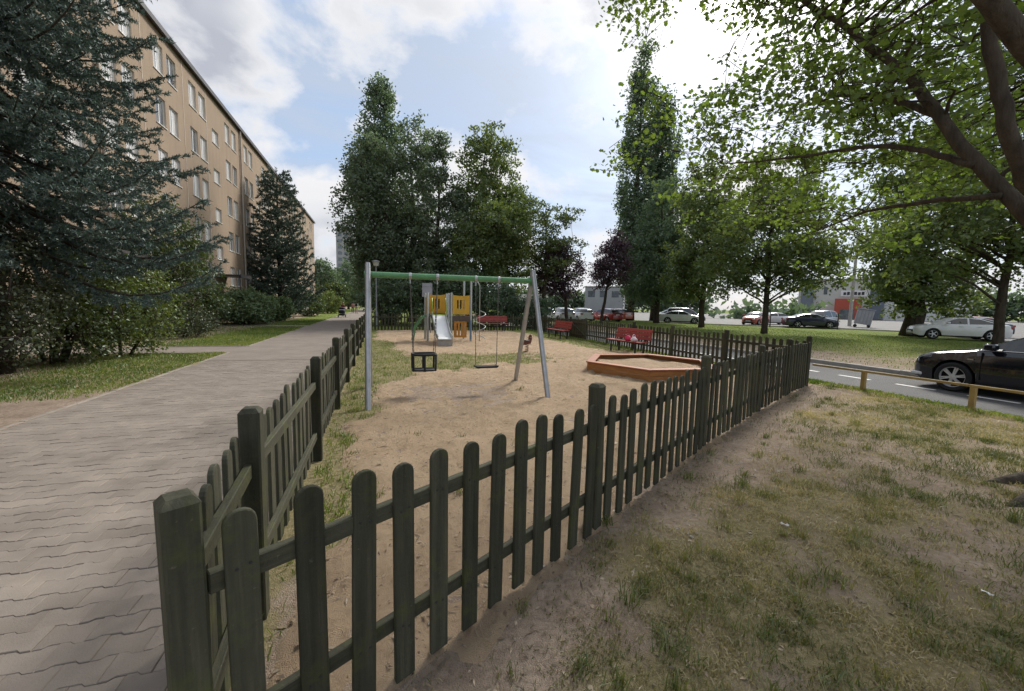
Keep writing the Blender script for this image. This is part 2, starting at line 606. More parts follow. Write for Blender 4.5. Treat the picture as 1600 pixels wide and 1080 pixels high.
# the sandy floor of the playground
def sand_mat(name, edges):
    m, nt, N, L, out = new_mat(name)
    p = N.new('ShaderNodeBsdfPrincipled')
    L.new(p.outputs[0], out.inputs[0])
    v = obj_vec(N, L, world_space=True)
    f1 = noise(N, L, v, 0.9, 8, 0.6); f2 = noise(N, L, v, 9, 6, 0.7, 0.6); f3 = noise(N, L, v, 180, 3, 0.7); f4 = noise(N, L, v, 34, 3, 0.6)
    c = colramp(N, L, f1, [(0.28, (0.50, 0.365, 0.245)), (0.5, (0.61, 0.455, 0.305)), (0.72, (0.67, 0.515, 0.36))])
    c = mixc(N, L, nd(N, L, 'ShaderNodeMapRange', {0: f2, 1: 0.52, 2: 0.75, 3: 0.0, 4: 0.75}).outputs[0], c, (0.33, 0.23, 0.15))
    c = mixc(N, L, nd(N, L, 'ShaderNodeMapRange', {0: f4, 1: 0.66, 2: 0.72, 3: 0.0, 4: 0.7}).outputs[0], c, (0.12, 0.085, 0.06))
    c = mixc(N, L, nd(N, L, 'ShaderNodeMapRange', {0: f3, 1: 0.4, 2: 0.75, 3: 0.0, 4: 0.22}).outputs[0], c, (0.27, 0.195, 0.13))
    if edges:   # where the sand thins out the soil shows
        at = nd(N, L, 'ShaderNodeAttribute', attribute_name='cover')
        k_ = nd(N, L, 'ShaderNodeMath', {0: at.outputs['Fac'], 1: nd(N, L, 'ShaderNodeMath', {0: f2, 1: f1}, operation='ADD').outputs[0]}, operation='ADD')
        c = mixc(N, L, nd(N, L, 'ShaderNodeMapRange', {0: k_.outputs[0], 1: 1.0, 2: 1.5, 3: 0.85, 4: 0.0}).outputs[0], c, (0.215, 0.165, 0.122))
    f5 = noise(N, L, v, 3.3, 7, 0.72, 1.2)
    c = mixc(N, L, nd(N, L, 'ShaderNodeMapRange', {0: f5, 1: 0.50, 2: 0.66, 3: 0.0, 4: 0.38}).outputs[0], c, (0.36, 0.26, 0.175))
    L.new(c, p.inputs['Base Color'])
    p.inputs['Roughness'].default_value = 0.95
    p.inputs['Specular IOR Level'].default_value = 0.1
    h = nd(N, L, 'ShaderNodeMath', {0: f2, 1: f3}, operation='ADD')
    b = nd(N, L, 'ShaderNodeBump', {'Strength': 1.0, 'Distance': 0.05, 'Height': h.outputs[0]})
    L.new(b.outputs[0], p.inputs['Normal'])
    return m


M['sand'] = sand_mat('playground_sand', True)
M['sand_box'] = sand_mat('sandbox_sand', False)


def sand_height(X, Y):
    prints = (np.abs(fbm(X, Y, 2.9, 4, 4.0) - 0.5)) * 0.16 + (fbm(X, Y, 7.5, 3, 9.0) - 0.5) * 0.045
    edge = np.minimum(np.minimum(X - (FENCE_X + 0.06), 9.55 - X), np.minimum((Y - fence_y(X)) * 0.86 + 0.18 + (fbm(X, Y, 1.8, 3) - .5) * 0.5, REAR_Y - Y))
    s = sstep(-0.02, 0.22, edge) * (1 - grass_play(X, Y))
    hollow = sum(0.055 * np.exp(-(((X - hx) / .55) ** 2 + ((Y - 7.7) / .8) ** 2)) for hx in (0.8, 1.95)) + 0.04 * np.exp(-(((X - 2.55) / .5) ** 2 + ((Y - 16.1) / .6) ** 2))
    return -0.040 + 0.040 * sstep(0.15, 0.75, s) + (prints * 1.35 - 0.008) * s * 0.9 - hollow * s * .8, s


def build_sand():
    xs = np.arange(-0.75, 9.7, 0.075); ys = np.arange(1.0, 26.4, 0.085)
    X, Y = np.meshgrid(xs, ys)
    Z, s = sand_height(X, Y)
    nx, ny = len(xs), len(ys)
    i = (np.arange(ny - 1)[:, None] * nx + np.arange(nx - 1)[None, :]).ravel()
    sf = s.ravel()
    F = np.stack([i, i + 1, i + 1 + nx, i + nx], 1)
    F = F[(sf[F].max(1) > 0.04)]
    used = np.unique(F); remap = np.full(nx * ny, -1); remap[used] = np.arange(len(used))
    V = np.stack([X.ravel(), Y.ravel(), Z.ravel()], 1)[used]
    me = mesh_np('sand', V, remap[F], [M['sand']], smooth=True, attrs={'cover': sf[used]})
    tag(link('playground_sand', me), 'trodden tan sand covering the playground floor', kind='structure')


build_sand()


# ------------------------------------------------------------------ paved path with interlocking blocks
M['paver'] = pmat('paver_concrete', (0.222, 0.190, 0.160), 0.88, 0.20, 2.2, bump=0.35, bscale=130, spec=0.2, objvar=0.10, world_space=True)
M['joint'] = pmat('joint_sand', (0.23, 0.19, 0.15), 0.95, 0.25, 8, spec=0.1, world_space=True)


def paving_far_mat():
    m, nt, N, L, out = new_mat('far_paving')
    p = N.new('ShaderNodeBsdfPrincipled')
    L.new(p.outputs[0], out.inputs[0])
    v = obj_vec(N, L, world_space=True)
    f = noise(N, L, v, 1.1, 7, 0.65)
    br = nd(N, L, 'ShaderNodeTexBrick', {'Vector': v, 'Color1': (0.220, 0.189, 0.161, 1), 'Color2': (0.245, 0.210, 0.180, 1), 'Mortar': (0.195, 0.167, 0.142, 1), 'Scale': 1.0, 'Mortar Size': 0.008, 'Mortar Smooth': 0.4, 'Brick Width': 0.196, 'Row Height': 0.146})
    c = mixc(N, L, 1.0, br.outputs['Color'], colramp(N, L, f, [(0.3, (0.84, 0.84, 0.84)), (0.7, (1.12, 1.12, 1.12))]), 'MULTIPLY')
    L.new(c, p.inputs['Base Color'])
    p.inputs['Roughness'].default_value = 0.9
    p.inputs['Specular IOR Level'].default_value = 0.2
    return m


M['paving_far'] = paving_far_mat()
M['edging'] = pmat('edging_concrete', (0.25, 0.215, 0.18), 0.9, 0.25, 4, bump=0.25, bscale=90, world_space=True)
PL, PW = 0.196, 0.146


def paver_outline(gap=0.003):
    a, d, t = PL / 2 - gap / 2, 0.0085, 0.010
    w = PW / 2 - gap / 2
    q = PL / 4
    return [(-a, -w - d), (-q - t, -w - d), (-q + t, -w + d), (q - t, -w + d), (q + t, -w - d), (a, -w - d),
            (a, w + d), (q + t, w + d), (q - t, w - d), (-q + t, w - d), (-q - t, w + d), (-a, w + d)]


def build_path():
    far_y = 13.0
    b = MB()
    b.add([(PATH_L, -3, -0.007), (PATH_R, -3, -0.007), (PATH_R, far_y, -0.007), (PATH_L, far_y, -0.007)], [(0, 1, 2, 3)])
    b.add([(PATH_L, far_y, -0.001), (PATH_R, far_y, -0.001), (PATH_R, 120, -0.001), (PATH_L, 120, -0.001)], [(0, 1, 2, 3)], 1)
    path = b.build('path', [M['joint'], M['paving_far']])
    tag(path, 'grey pink interlocking block path beside the playground fence', kind='structure')
    ol = paver_outline()
    mb = MB().prism(ol, -0.05, 0.0, 0, bev=0.004)
    pm = mb.mesh('paver', M['paver'])
    spots = []
    r = 0
    y = -0.6
    while y < far_y - PW * 0.4:
        off = (PL / 2) if r % 2 else 0.0
        x = PATH_L + PL / 2 - off
        while x < PATH_R + 0.01:
            if x - PL / 2 > PATH_L - 0.06 and x + PL / 2 < PATH_R + 0.06:
                spots.append((x, y))
            x += PL
        y += PW; r += 1
    vis = [s for s in spots if s[1] > 0.9 and s[0] > -0.66 * s[1] - 0.12]
    vis.sort(key=lambda s: s[0] ** 2 + s[1] ** 2)
    near = set(vis[:300])
    rr = random.Random(4)
    for s in vis[:300]:
        o = link('paver', pm, path, (s[0], s[1], rr.uniform(-0.004, 0.002)), (rr.gauss(0, 0.006), rr.gauss(0, 0.006), rr.gauss(0, 0.006)))
    rest = MB()
    half = [p for p in ol if p[0] > 0]
    q_, w_, d_, t_ = PL / 4, PW / 2 - .00175, 0.0085, 0.010
    half = [(0.002, -w_ + d_), (q_ - t_, -w_ + d_), (q_ + t_, -w_ - d_), (PL / 2 - .002, -w_ - d_), (PL / 2 - .002, w_ + d_), (q_ + t_, w_ + d_), (q_ - t_, w_ - d_), (0.002, w_ - d_)]
    mirr = [(-x_, y_) for x_, y_ in half][::-1]
    rows_y = {}
    for sx, sy in spots: rows_y.setdefault(round(sy, 4), []).append(sx)
    for yy, lst in rows_y.items():
        lo, hi = min(lst), max(lst)
        if lo - PL / 2 > PATH_L + .05: rest.prism(half, -0.02, -0.001, 0, M=Matrix.Translation((lo - PL, yy, 0)), bev=.004)
        if hi + PL / 2 < PATH_R - .02: rest.prism(mirr, -0.02, -0.001, 0, M=Matrix.Translation((hi + PL, yy, 0)), bev=.004)
    for s in spots:
        if s in near or s[1] < 0.2 and s[0] < -3: continue
        T = Matrix.Translation((s[0], s[1], rr.uniform(-0.004, 0.001))) @ Euler((rr.gauss(0, 0.006), rr.gauss(0, 0.006), rr.gauss(0, 0.006))).to_matrix().to_4x4()
        rest.prism(ol, -0.02, 0.0, 0, M=T, bev=0.004)
    tag(rest.build('far_pavers', M['paver'], path), 'interlocking blocks farther along the path', kind='stuff')
    # concrete edging
    k = 0
    for (x0, x1) in ((PATH_L - 0.075, PATH_L - 0.005), (PATH_R + 0.02, PATH_R + 0.11)):
        y = -1.0
        while y < 60:
            if x0 < -4 and (14.9 < y + .5 < 17.1 or 29.5 < y + .5 < 31.5): y += 1.0; continue
            e = MB().box(x0, x1, 0, 0.992, -0.08, 0.012, 0)
            e.build('edging_stone', M['edging'], path, (0, y, rr.uniform(-.004, .004)), bevel=0.006)
            y += 1.0
    for (y0, y1, nm) in ((14.96, 16.98, 'a'), (29.6, 31.4, 'b')):
        s = MB()
        s.add([(-10.75, y0, -0.001), (PATH_L, y0, -0.001), (PATH_L, y1, -0.001), (-10.75, y1, -0.001)], [(0, 1, 2, 3)])
        o = s.build('side_path', M['paving_far'])
        tag(o, 'paved side path leading to the apartment block, ' + ('nearer one' if nm == 'a' else 'farther one'), kind='structure')
        for yy in (y0 - 0.03, y1 - 0.03):
            MB().box(-10.7, PATH_L - 0.08, yy, yy + 0.06, -0.1, 0.014).build('edging_stone', M['edging'], o)


build_path()


# ------------------------------------------------------------------ road, kerbs, lane dashes, parking lot
def asphalt(name, col):
    m, nt, N, L, out = new_mat(name)
    p = N.new('ShaderNodeBsdfPrincipled')
    L.new(p.outputs[0], out.inputs[0])
    v = obj_vec(N, L, world_space=True)
    f1 = noise(N, L, v, 0.7, 7, 0.6); f2 = noise(N, L, v, 260, 3, 0.7)
    c = colramp(N, L, f1, [(0.3, tuple(c * 0.8 for c in col)), (0.7, tuple(c * 1.2 for c in col))])
    c = mixc(N, L, nd(N, L, 'ShaderNodeMapRange', {0: f2, 1: 0.45, 2: 0.7, 3: 0, 4: 0.35}).outputs[0], c, (0.16, 0.155, 0.15))
    L.new(c, p.inputs['Base Color'])
    p.inputs['Roughness'].default_value = 0.85
    b = nd(N, L, 'ShaderNodeBump', {'Strength': 0.5, 'Distance': 0.01, 'Height': f2})
    L.new(b.outputs[0], p.inputs['Normal'])
    return m


M['asphalt'] = asphalt('asphalt', (0.055, 0.054, 0.054))
M['asphalt_lot'] = asphalt('parking_asphalt', (0.12, 0.115, 0.108))


def build_road():
    b = MB()
    b.add([(ROAD_N - 0.12, -60, ROAD_Z), (ROAD_F, -60, ROAD_Z), (ROAD_F, 60, ROAD_Z), (ROAD_N - 0.12, 60, ROAD_Z)], [(0, 1, 2, 3)])
    road = tag(b.build('road', M['asphalt']), 'grey asphalt service road right of the playground', kind='structure')
    for k in range(-6, 24):
        y = 5.05 + 1.36 * k - 0.3
        MB().box(12.36, 12.48, y, y + 0.78, ROAD_Z + 0.001, ROAD_Z + 0.005).build('lane_dash', M['lane'], road)
    for k in range(-20, 55):
        e = MB().box(ROAD_F, ROAD_F + 0.15, 0, 0.99, -0.3, 0.0)
        e.build('kerb_stone', M['concrete'], road, (0, k * 1.0, random.uniform(-0.006, 0.006)), bevel=0.012)
    lot = MB()
    P = [(19, 90), (27, 50), (31.2, 42), (37, 35), (43, 31), (45.5, 25), (41, 19.5), (37.0, 15.2), (34.5, 9), (33, -20), (190, -60), (190, 140), (60, 160)]
    lot.add([(x, y, 0.025) for x, y in P], [tuple(range(len(P) - 1, -1, -1))])
    lo = tag(lot.build('parking_lot', M['asphalt_lot']), 'pale asphalt car park beyond the grass island', kind='structure')
    for a, b2 in zip(P[:9], P[1:10]):
        MB().bar((*a, 0.03), (*b2, 0.03), 0.22, 0.14).build('kerb_stone', M['kerb_pale'], lo)


M['lane'] = pmat('lane_paint', (0.68, 0.67, 0.64), 0.7, 0.18, 12, world_space=True)
M['kerb_pale'] = pmat('pale_kerb', (0.52, 0.49, 0.43), 0.85, 0.15, 2)
build_road()


# ------------------------------------------------------------------ grass
def blades(name, label, pts, zs, h, w, mat, seed=1, lean=0.55):
    r = np.random.default_rng(seed)
    n = len(pts)
    hh = h * r.uniform(0.45, 1.35, n) if np.isscalar(h) else h * r.uniform(0.6, 1.3, n)
    a = r.uniform(0, 2 * np.pi, n)
    ww = w * r.uniform(0.6, 1.3, n)
    dx, dy = np.cos(a), np.sin(a)
    b = r.uniform(0, 2 * np.pi, n); ln = np.abs(r.normal(0, lean, n)) + 0.1
    lx, ly = np.cos(b) * ln * hh, np.sin(b) * ln * hh
    P = np.stack([pts[:, 0], pts[:, 1], zs], 1)
    D = np.stack([dx * ww, dy * ww, np.zeros(n)], 1)
    mid = P + np.stack([lx * .35, ly * .35, hh * .6], 1)
    tip = P + np.stack([lx, ly, hh * np.sqrt(np.clip(1 - 0.35 * ln, .2, 1))], 1)
    V = np.empty((n, 5, 3)); V[:, 0] = P - D; V[:, 1] = P + D; V[:, 2] = mid + D * .75; V[:, 3] = mid - D * .75; V[:, 4] = tip
    i = np.arange(n) * 5
    Q = np.stack([i, i + 1, i + 2, i + 3], 1); T = np.stack([i + 3, i + 2, i + 4], 1)
    patch = fbm(pts[:, 0], pts[:, 1], 0.9, 3, 11.0)
    rnd = np.clip(0.5 + 0.85 * (r.random(n) - .5) + 2.0 * (patch - .5) + 1.2 * (fbm(pts[:, 0], pts[:, 1], 4.5, 2, 31.) - .5), 0, 1)
    me = mesh_np(name, V.reshape(-1, 3), [Q, T], [mat], attrs={'rnd': np.concatenate([rnd, rnd])})
    return tag(link(name, me), label, 'grass', kind='stuff')


M['grass_dry'] = leaf_mat('worn_grass', (0.125, 0.135, 0.036), (0.50, 0.41, 0.225), 0.4, tint=(1.1, 1.1, 0.75))
M['grass_tuft'] = leaf_mat('tuft_grass', (0.09, 0.125, 0.024), (0.27, 0.25, 0.09), 0.35, tint=(1.1, 1.15, .6))
M['grass_green'] = leaf_mat('green_grass', (0.085, 0.145, 0.016), (0.215, 0.265, 0.044), 0.38, tint=(1.15, 1.15, 0.6))


def scatter(n, x0, x1, y0, y1, dens, seed, maxr=None):
    r = np.random.default_rng(seed)
    x = r.uniform(x0, x1, n); y = r.uniform(y0, y1, n)
    k = r.random(n) < dens(x, y)
    return np.stack([x[k], y[k]], 1)


def tufty(x, y):
    return 0.22 + 0.78 * sstep(0.44, 0.60, fbm(x, y, 5.5, 3, 21.0))


def tufts():
    """thicker clumps standing out of the worn lawn, and along the fences"""
    r = np.random.default_rng(61)
    x = r.uniform(0.3, 9.5, 2600); y = r.uniform(0.2, 6.6, 2600)
    k = (y < fence_y(x) - 0.08) & (y > 0.35 * x - 0.5) & (r.random(2600) < (0.15 + grassy(x, y)) * np.clip(2.2 / np.hypot(x, y), .15, 1))
    c = np.stack([x[k], y[k]], 1)
    xs = r.uniform(-0.5, 5.5, 500); ys = r.uniform(1.8, 12, 500)
    k = in_play(xs, ys, -.08) & (r.random(500) < .06 + .9 * grass_play(xs, ys)) & (r.random(500) < np.clip(3.5 / np.hypot(xs, ys), .2, 1))
    c = np.concatenate([c, np.stack([xs[k], ys[k]], 1)])
    per = r.integers(18, 46, len(c)); i = np.repeat(np.arange(len(c)), per)
    sp = r.uniform(.02, .06, len(c))
    p = c[i] + r.normal(size=(len(i), 2)) * sp[i][:, None]
    h = np.repeat(r.uniform(.045, .10, len(c)), per)
    z = np.maximum(ground_z(p[:, 0], p[:, 1]), np.where(in_play(p[:, 0], p[:, 1], .2), sand_height(p[:, 0], p[:, 1])[0], -1))
    blades('grass_tufts', 'taller green grass tufts dotted over lawn and sand', p, z - .005, h, 0.0032, M['grass_tuft'], 9, 0.75)


def build_grass():
    # lawn in front of the fence: dense near the viewer, thinning away
    def d1(x, y):
        inside = (y < fence_y(x) - 0.03) & (x > 0.1)
        dist = np.hypot(x, y)
        view = (y > 0.35 * x - 0.6)
        return inside * view * (0.05 + grassy(x, y) ** 1.2) * tufty(x, y) * np.clip(2.6 / dist, 0.12, 1)
    p = scatter(1150000, 0, 10.4, -0.2, 6.8, d1, 31)
    blades('lawn_grass', 'short worn grass in patches on the lawn right of the fence', p, ground_z(p[:, 0], p[:, 1]) - 0.004, 0.034 * np.clip(np.hypot(p[:, 0], p[:, 1]) / 4, .8, 1.5), 0.0031, M['grass_dry'], 2, 0.95)
    tufts()
    def d2(x, y):
        return in_play(x, y, -0.02) * (grass_play(x, y) > 0.25) * grass_play(x, y) * tufty(x, y) * np.clip(5.0 / np.hypot(x, y), .25, 1)
    p = scatter(420000, FENCE_X, 9.4, 1.4, 22, d2, 32)
    blades('playground_grass', 'green grass strips inside the playground fence', p, np.maximum(ground_z(p[:, 0], p[:, 1]), sand_height(p[:, 0], p[:, 1])[0]) - 0.006, 0.065, 0.0045, M['grass_green'], 3, 0.7)
    def d3(x, y):
        side = ((y > 14.9) & (y < 17.05)) | ((y > 29.5) & (y < 31.5))
        return (~side) * (grassy(x, y) > 0.2) * grassy(x, y) * np.clip(8.0 / np.hypot(x, y), .15, 1)
    p = scatter(330000, -10.6, PATH_L - 0.08, 4.5, 42, d3, 33)
    blades('verge_grass', 'green lawn grass between the path and the bushes', p, ground_z(p[:, 0], p[:, 1]) - 0.005, 0.055 * np.clip(np.hypot(p[:, 0], p[:, 1]) / 14, .9, 1.5), 0.007, M['grass_green'], 4, 0.6)
    def d4(x, y):
        return grassy(x, y) * np.clip(16.0 / np.hypot(x, y), .1, 1) * (y > .32 * x)
    p = np.concatenate([scatter(26000, 9.55, ROAD_N - .1, 3, 30, lambda x, y: grassy(x, y) * (y > .3 * x), 34), scatter(90000, 14.8, 36, 4, 45, d4, 35)])
    blades('island_grass', 'lawn grass on the island across the road', p, ground_z(p[:, 0], p[:, 1]) - 0.005, 0.07, 0.011, M['grass_green'], 5, 0.6)


build_grass()


def build_debris():
    """dry twigs, leaf crumbs and pebbles lying on soil and sand"""
    r = np.random.default_rng(51)
    V = []; F = []; rnd = []
    n = 26000
    x = r.uniform(-0.5, 9.0, n); y = r.uniform(0.5, 14, n)
    keep = (y > 0.3 * x) & (r.random(n) < np.clip(3.2 / np.hypot(x, y), 0, 1))
    x, y = x[keep], y[keep]
    z = np.where(in_play(x, y, 0.3), sand_height(x, y)[0], ground_z(x, y))
    z = np.maximum(z, ground_z(x, y))
    k = len(x)
    ang = r.uniform(0, 2 * np.pi, k); ln = r.uniform(0.006, 0.022, k) * np.where(r.random(k) < .14, 2.6, 1); wd = ln * r.uniform(.18, .6, k) * np.where(ln > .03, .3, 1)
    hz = r.uniform(0.002, 0.010, k)
    ux, uy = np.cos(ang), np.sin(ang)
    A = np.stack([x - ux * ln, y - uy * ln, z + 0.001], 1); B = np.stack([x + uy * wd, y - ux * wd, z + hz], 1)
    C = np.stack([x + ux * ln, y + uy * ln, z + 0.002], 1); D = np.stack([x - uy * wd, y + ux * wd, z + hz * .5], 1)
    V = np.stack([A, B, C, D], 1).reshape(-1, 3)
    i = np.arange(k) * 4
    me = mesh_np('leaf_litter', V, np.stack([i, i + 1, i + 2, i + 3], 1), [M['litter']], attrs={'rnd': r.random(k)})
    tag(link('leaf_litter', me), 'dry leaf crumbs and twigs scattered on sand and soil', 'litter', kind='stuff')


M['litter'] = leaf_mat('dry_litter', (0.07, 0.045, 0.028), (0.33, 0.25, 0.16), 0.05, tint=(1, 1, 1))
build_debris()
# ------------------------------------------------------------------ apartment block
WALL_X = -10.8
M['render'] = None


def plaster_mat():
    m, nt, N, L, out = new_mat('tan_render')
    p = N.new('ShaderNodeBsdfPrincipled')
    L.new(p.outputs[0], out.inputs[0])
    v = obj_vec(N, L, world_space=True)
    vs_ = nd(N, L, 'ShaderNodeMapping', {0: v, 'Scale': (1, 1.6, 0.22)}).outputs[0]
    f1 = noise(N, L, v, 0.22, 5, 0.6); f2 = noise(N, L, vs_, 1.1, 6, 0.7); f3 = noise(N, L, v, 60, 3, 0.6)
    c = colramp(N, L, f1, [(0.3, (0.285, 0.218, 0.158)), (0.7, (0.335, 0.258, 0.19))])
    c = mixc(N, L, nd(N, L, 'ShaderNodeMapRange', {0: f2, 1: 0.5, 2: 0.78, 3: 0.0, 4: 0.55}).outputs[0], c, (0.175, 0.134, 0.102))
    L.new(c, p.inputs['Base Color'])
    p.inputs['Roughness'].default_value = 0.95
    p.inputs['Specular IOR Level'].default_value = 0.15
    b = nd(N, L, 'ShaderNodeBump', {'Strength': 0.25, 'Distance': 0.01, 'Height': f3})
    L.new(b.outputs[0], p.inputs['Normal'])
    return m


M['render'] = plaster_mat()
M['plinth'] = pmat('grey_plinth', (0.26, 0.235, 0.21), 0.9, 0.2, 2, world_space=True)
M['flashing'] = pmat('roof_flashing', (0.055, 0.05, 0.05), 0.5, 0.2, 2)
M['reveal'] = pmat('window_reveal', (0.50, 0.43, 0.36), 0.9, 0.1, 2)
M['pane'] = None


def pane_mat():
    m, nt, N, L, out = new_mat('curtained_pane')
    oi = N.new('ShaderNodeObjectInfo')
    v = obj_vec(N, L, (1, 6, 0.6))
    f = noise(N, L, v, 1.6, 4, 0.6)
    dark = colramp(N, L, f, [(0.35, (0.06, 0.065, 0.07)), (0.65, (0.18, 0.18, 0.18))])
    curt = colramp(N, L, f, [(0.35, (0.38, 0.37, 0.36)), (0.65, (0.60, 0.59, 0.57))])
    k = nd(N, L, 'ShaderNodeMath', {0: oi.outputs['Random'], 1: 0.36}, operation='GREATER_THAN')
    c = mixc(N, L, k.outputs[0], dark, curt)
    p = nd(N, L, 'ShaderNodeBsdfPrincipled', {'Base Color': c, 'Roughness': 0.12, 'Specular IOR Level': 0.7})
    L.new(p.outputs[0], out.inputs[0])
    return m


M['pane'] = pane_mat()


def window_proto(w, h, root):
    """window facing +X, origin at the middle of its sill line on the wall face"""
    f = MB()
    d0, d1, t = -0.15, -0.09, 0.07
    f.box(d0, d1, -w / 2, -w / 2 + t, 0, h); f.box(d0, d1, w / 2 - t, w / 2, 0, h)
    f.box(d0, d1, -w / 2 + t, w / 2 - t, 0, t); f.box(d0, d1, -w / 2 + t, w / 2 - t, h - t, h)
    if w > 1.0: f.box(d0 + .005, d1 - .005, -0.03, 0.03, t, h - t)
    o = f.build('window', M['white_paint'], root)
    p = MB().box(d0 + 0.015, d0 + 0.03, -w / 2 + t - .005, w / 2 - t + .005, t - .005, h - t + .005)
    p.build('pane', M['pane'], o)
    MB().box(-0.13, 0.05, -w / 2 - 0.04, w / 2 + 0.04, -0.035, -0.003).build('sill', M['white_paint'], o)
    return o


def build_block():
    Y0, Y1, ZT, XB = 1.0, 83.5, 15.6, -22.0
    root = empty('apartment_block', (WALL_X, (Y0 + Y1) / 2, 0), 0, 'long tan five-storey apartment block along the left side', 'building')
    oy = (Y0 + Y1) / 2
    pairs = [4.4, 9.4, 13.4, 17.7, 23.9, 28.4, 32.65, 38.9, 43.5, 49.4, 53.5, 58.5, 64.4, 68.5, 73.5, 79.4]
    stairs = [20.6, 35.6, 46.5, 61.5, 76.5]
    sills = [2.72, 5.40, 8.07, 10.74, 13.42]
    W, Hh = 1.08, 1.45
    rects = []
    for c in pairs:
        for s in (-0.75, 0.75):
            for z in sills: rects.append((c + s - W / 2, c + s + W / 2, z, z + Hh, 'w'))
    for c in stairs:
        for z in (12.5, 9.83, 7.16, 4.5): rects.append((c - .6, c + .6, z, z + 0.95, 's'))
    # wall with real openings
    ys = sorted({Y0, Y1, *[round(r[0], 4) for r in rects], *[round(r[1], 4) for r in rects]})
    zs = sorted({1.1, ZT, *[round(r[2], 4) for r in rects], *[round(r[3], 4) for r in rects]})
    iy = {y: k for k, y in enumerate(ys)}; iz = {z: k for k, z in enumerate(zs)}
    hole = np.zeros((len(ys), len(zs)), dtype=bool)
    for r in rects: hole[iy[round(r[0], 4)]:iy[round(r[1], 4)], iz[round(r[2], 4)]:iz[round(r[3], 4)]] = True
    V = [(0, y - oy, z) for y in ys for z in zs]
    nz = len(zs)
    F = [(i * nz + j, (i + 1) * nz + j, (i + 1) * nz + j + 1, i * nz + j + 1) for i in range(len(ys) - 1) for j in range(nz - 1) if not hole[i, j]]
    b = MB().add(V, F, 0)
    for (a, c, z0, z1, k) in rects:
        a -= oy; c -= oy; D = -0.16
        b.add([(0, a, z0), (0, c, z0), (0, c, z1), (0, a, z1), (D, a, z0), (D, c, z0), (D, c, z1), (D, a, z1)],
              [(0, 1, 5, 4), (1, 2, 6, 5), (2, 3, 7, 6), (3, 0, 4, 7), (4, 5, 6, 7)], 1)
    b.add([(0, Y1 - oy, 0), (XB - WALL_X, Y1 - oy, 0), (XB - WALL_X, Y1 - oy, ZT), (0, Y1 - oy, ZT)], [(0, 1, 2, 3)])
    b.add([(0, Y0 - oy, 0), (XB - WALL_X, Y0 - oy, 0), (XB - WALL_X, Y0 - oy, ZT), (0, Y0 - oy, ZT)], [(3, 2, 1, 0)])
    b.add([(XB - WALL_X, Y0 - oy, 0), (XB - WALL_X, Y1 - oy, 0), (XB - WALL_X, Y1 - oy, ZT), (XB - WALL_X, Y0 - oy, ZT)], [(0, 1, 2, 3)])
    b.build('wall', [M['render'], M['reveal']], root)
    MB().box(-0.02, 0.03, Y0 - oy, Y1 - oy, -0.2, 1.1).build('plinth', M['plinth'], root)
    rf = MB().box(XB - WALL_X - .2, 0.22, Y0 - oy - .2, Y1 - oy + .2, ZT + 0.02, ZT + 0.12).build('roof', M['flashing'], root)
    MB().box(0.10, 0.24, Y0 - oy - .22, Y1 - oy + .22, ZT - 0.10, ZT + 0.16).build('gutter', M['flashing'], rf)
    for y in (8, 26, 57, 72):
        MB().box(-9, -8, y - oy, y - oy + 1.4, ZT + 0.12, ZT + 1.3).build('chimney', M['plinth'], rf)
    wp = window_proto(W, Hh, root); sp = window_proto(1.2, 0.95, root)
    first = {'w': wp, 's': sp}; used = set()
    for (a, c, z0, z1, k) in rects:
        o = first[k] if k not in used else copy_tree(first[k], root)
        used.add(k)
        o.location = (0, (a + c) / 2 - oy, z0 + 0.002)
    for y in (41.1, 22.2, 56.2, 71.2):
        p = MB().tube([(0.10, 0, 0.3), (0.10, 0, ZT - 0.1)], 0.065, 10)
        for z in (2, 5, 8, 11, 14): p.box(0, 0.16, -0.08, 0.08, z, z + 0.05)
        p.build('downpipe', M['downpipe'], root, (0, y - oy, 0), smooth=True, angle=40)
    for y in (25.9, 30.5, 35.6 - 1.6, 47.9, 51.5, 66.4):   # panel joints
        MB().box(0.001, 0.012, -0.025, 0.025, 1.15, ZT - 0.12).build('panel_joint', M['reveal'], root, (0, y - oy, 0))
    for y in stairs:
        c = MB().box(0.02, 1.55, -1.25, 1.25, 3.30, 3.42); c.box(1.5, 1.58, -1.28, 1.28, 3.22, 3.45)
        co = c.build('entrance_canopy', M['flashing'], root, (0, y - oy, 0))
        for s in (-1.1, 1.1): MB().tube([(1.45, s, 0), (1.45, s, 3.3)], 0.035, 8).build('post', M['steel_dark'], co)
        d = MB().box(0.01, 0.06, -0.9, 0.9, 0.05, 2.25).build('door', M['door'], root, (0.03, y - oy, 0))
        MB().box(0.065, 0.10, 0.05, 0.09, 0.95, 1.35).build('handle', M['steel'], d)
        for s in (-0.45, 0.45): MB().box(0.055, 0.067, s - .3, s + .3, 0.9, 2.1).build('pane', M['pane'], d)
    return root


M['downpipe'] = pmat('beige_downpipe', (0.42, 0.37, 0.31), 0.6, 0.12, 3)
M['door'] = pmat('brown_door', (0.10, 0.065, 0.045), 0.5, 0.2, 4)
build_block()


def build_tower_block():
    x0, y0 = -11.6, 205.0
    root = empty('high_rise', (x0, y0, 0), 0, 'distant grey high-rise block behind the trees at the path end', 'building')
    W, D, H = 12.0, 14.0, 33.6
    MB().box(-W / 2, W / 2, 0, D, 0, H).build('wall', M['tower_grey'], root)
    MB().box(-W / 2 - .2, W / 2 + .2, -.2, D + .2, H + 0.01, H + 0.6).build('roof', M['plinth'], root)
    MB().box(1.2, 2.6, -0.12, -0.01, 1, H - 0.3).build('stair_strip', M['white_paint'], root)
    me = MB().box(-0.8, 0.8, -0.06, -0.02, 0, 1.4).mesh('window', M['tower_pane'])
    for k in range(12):
        for x in (-4.4, -1.9, 4.3): link('window', me, root, (x, 0, 1.2 + k * 2.7))


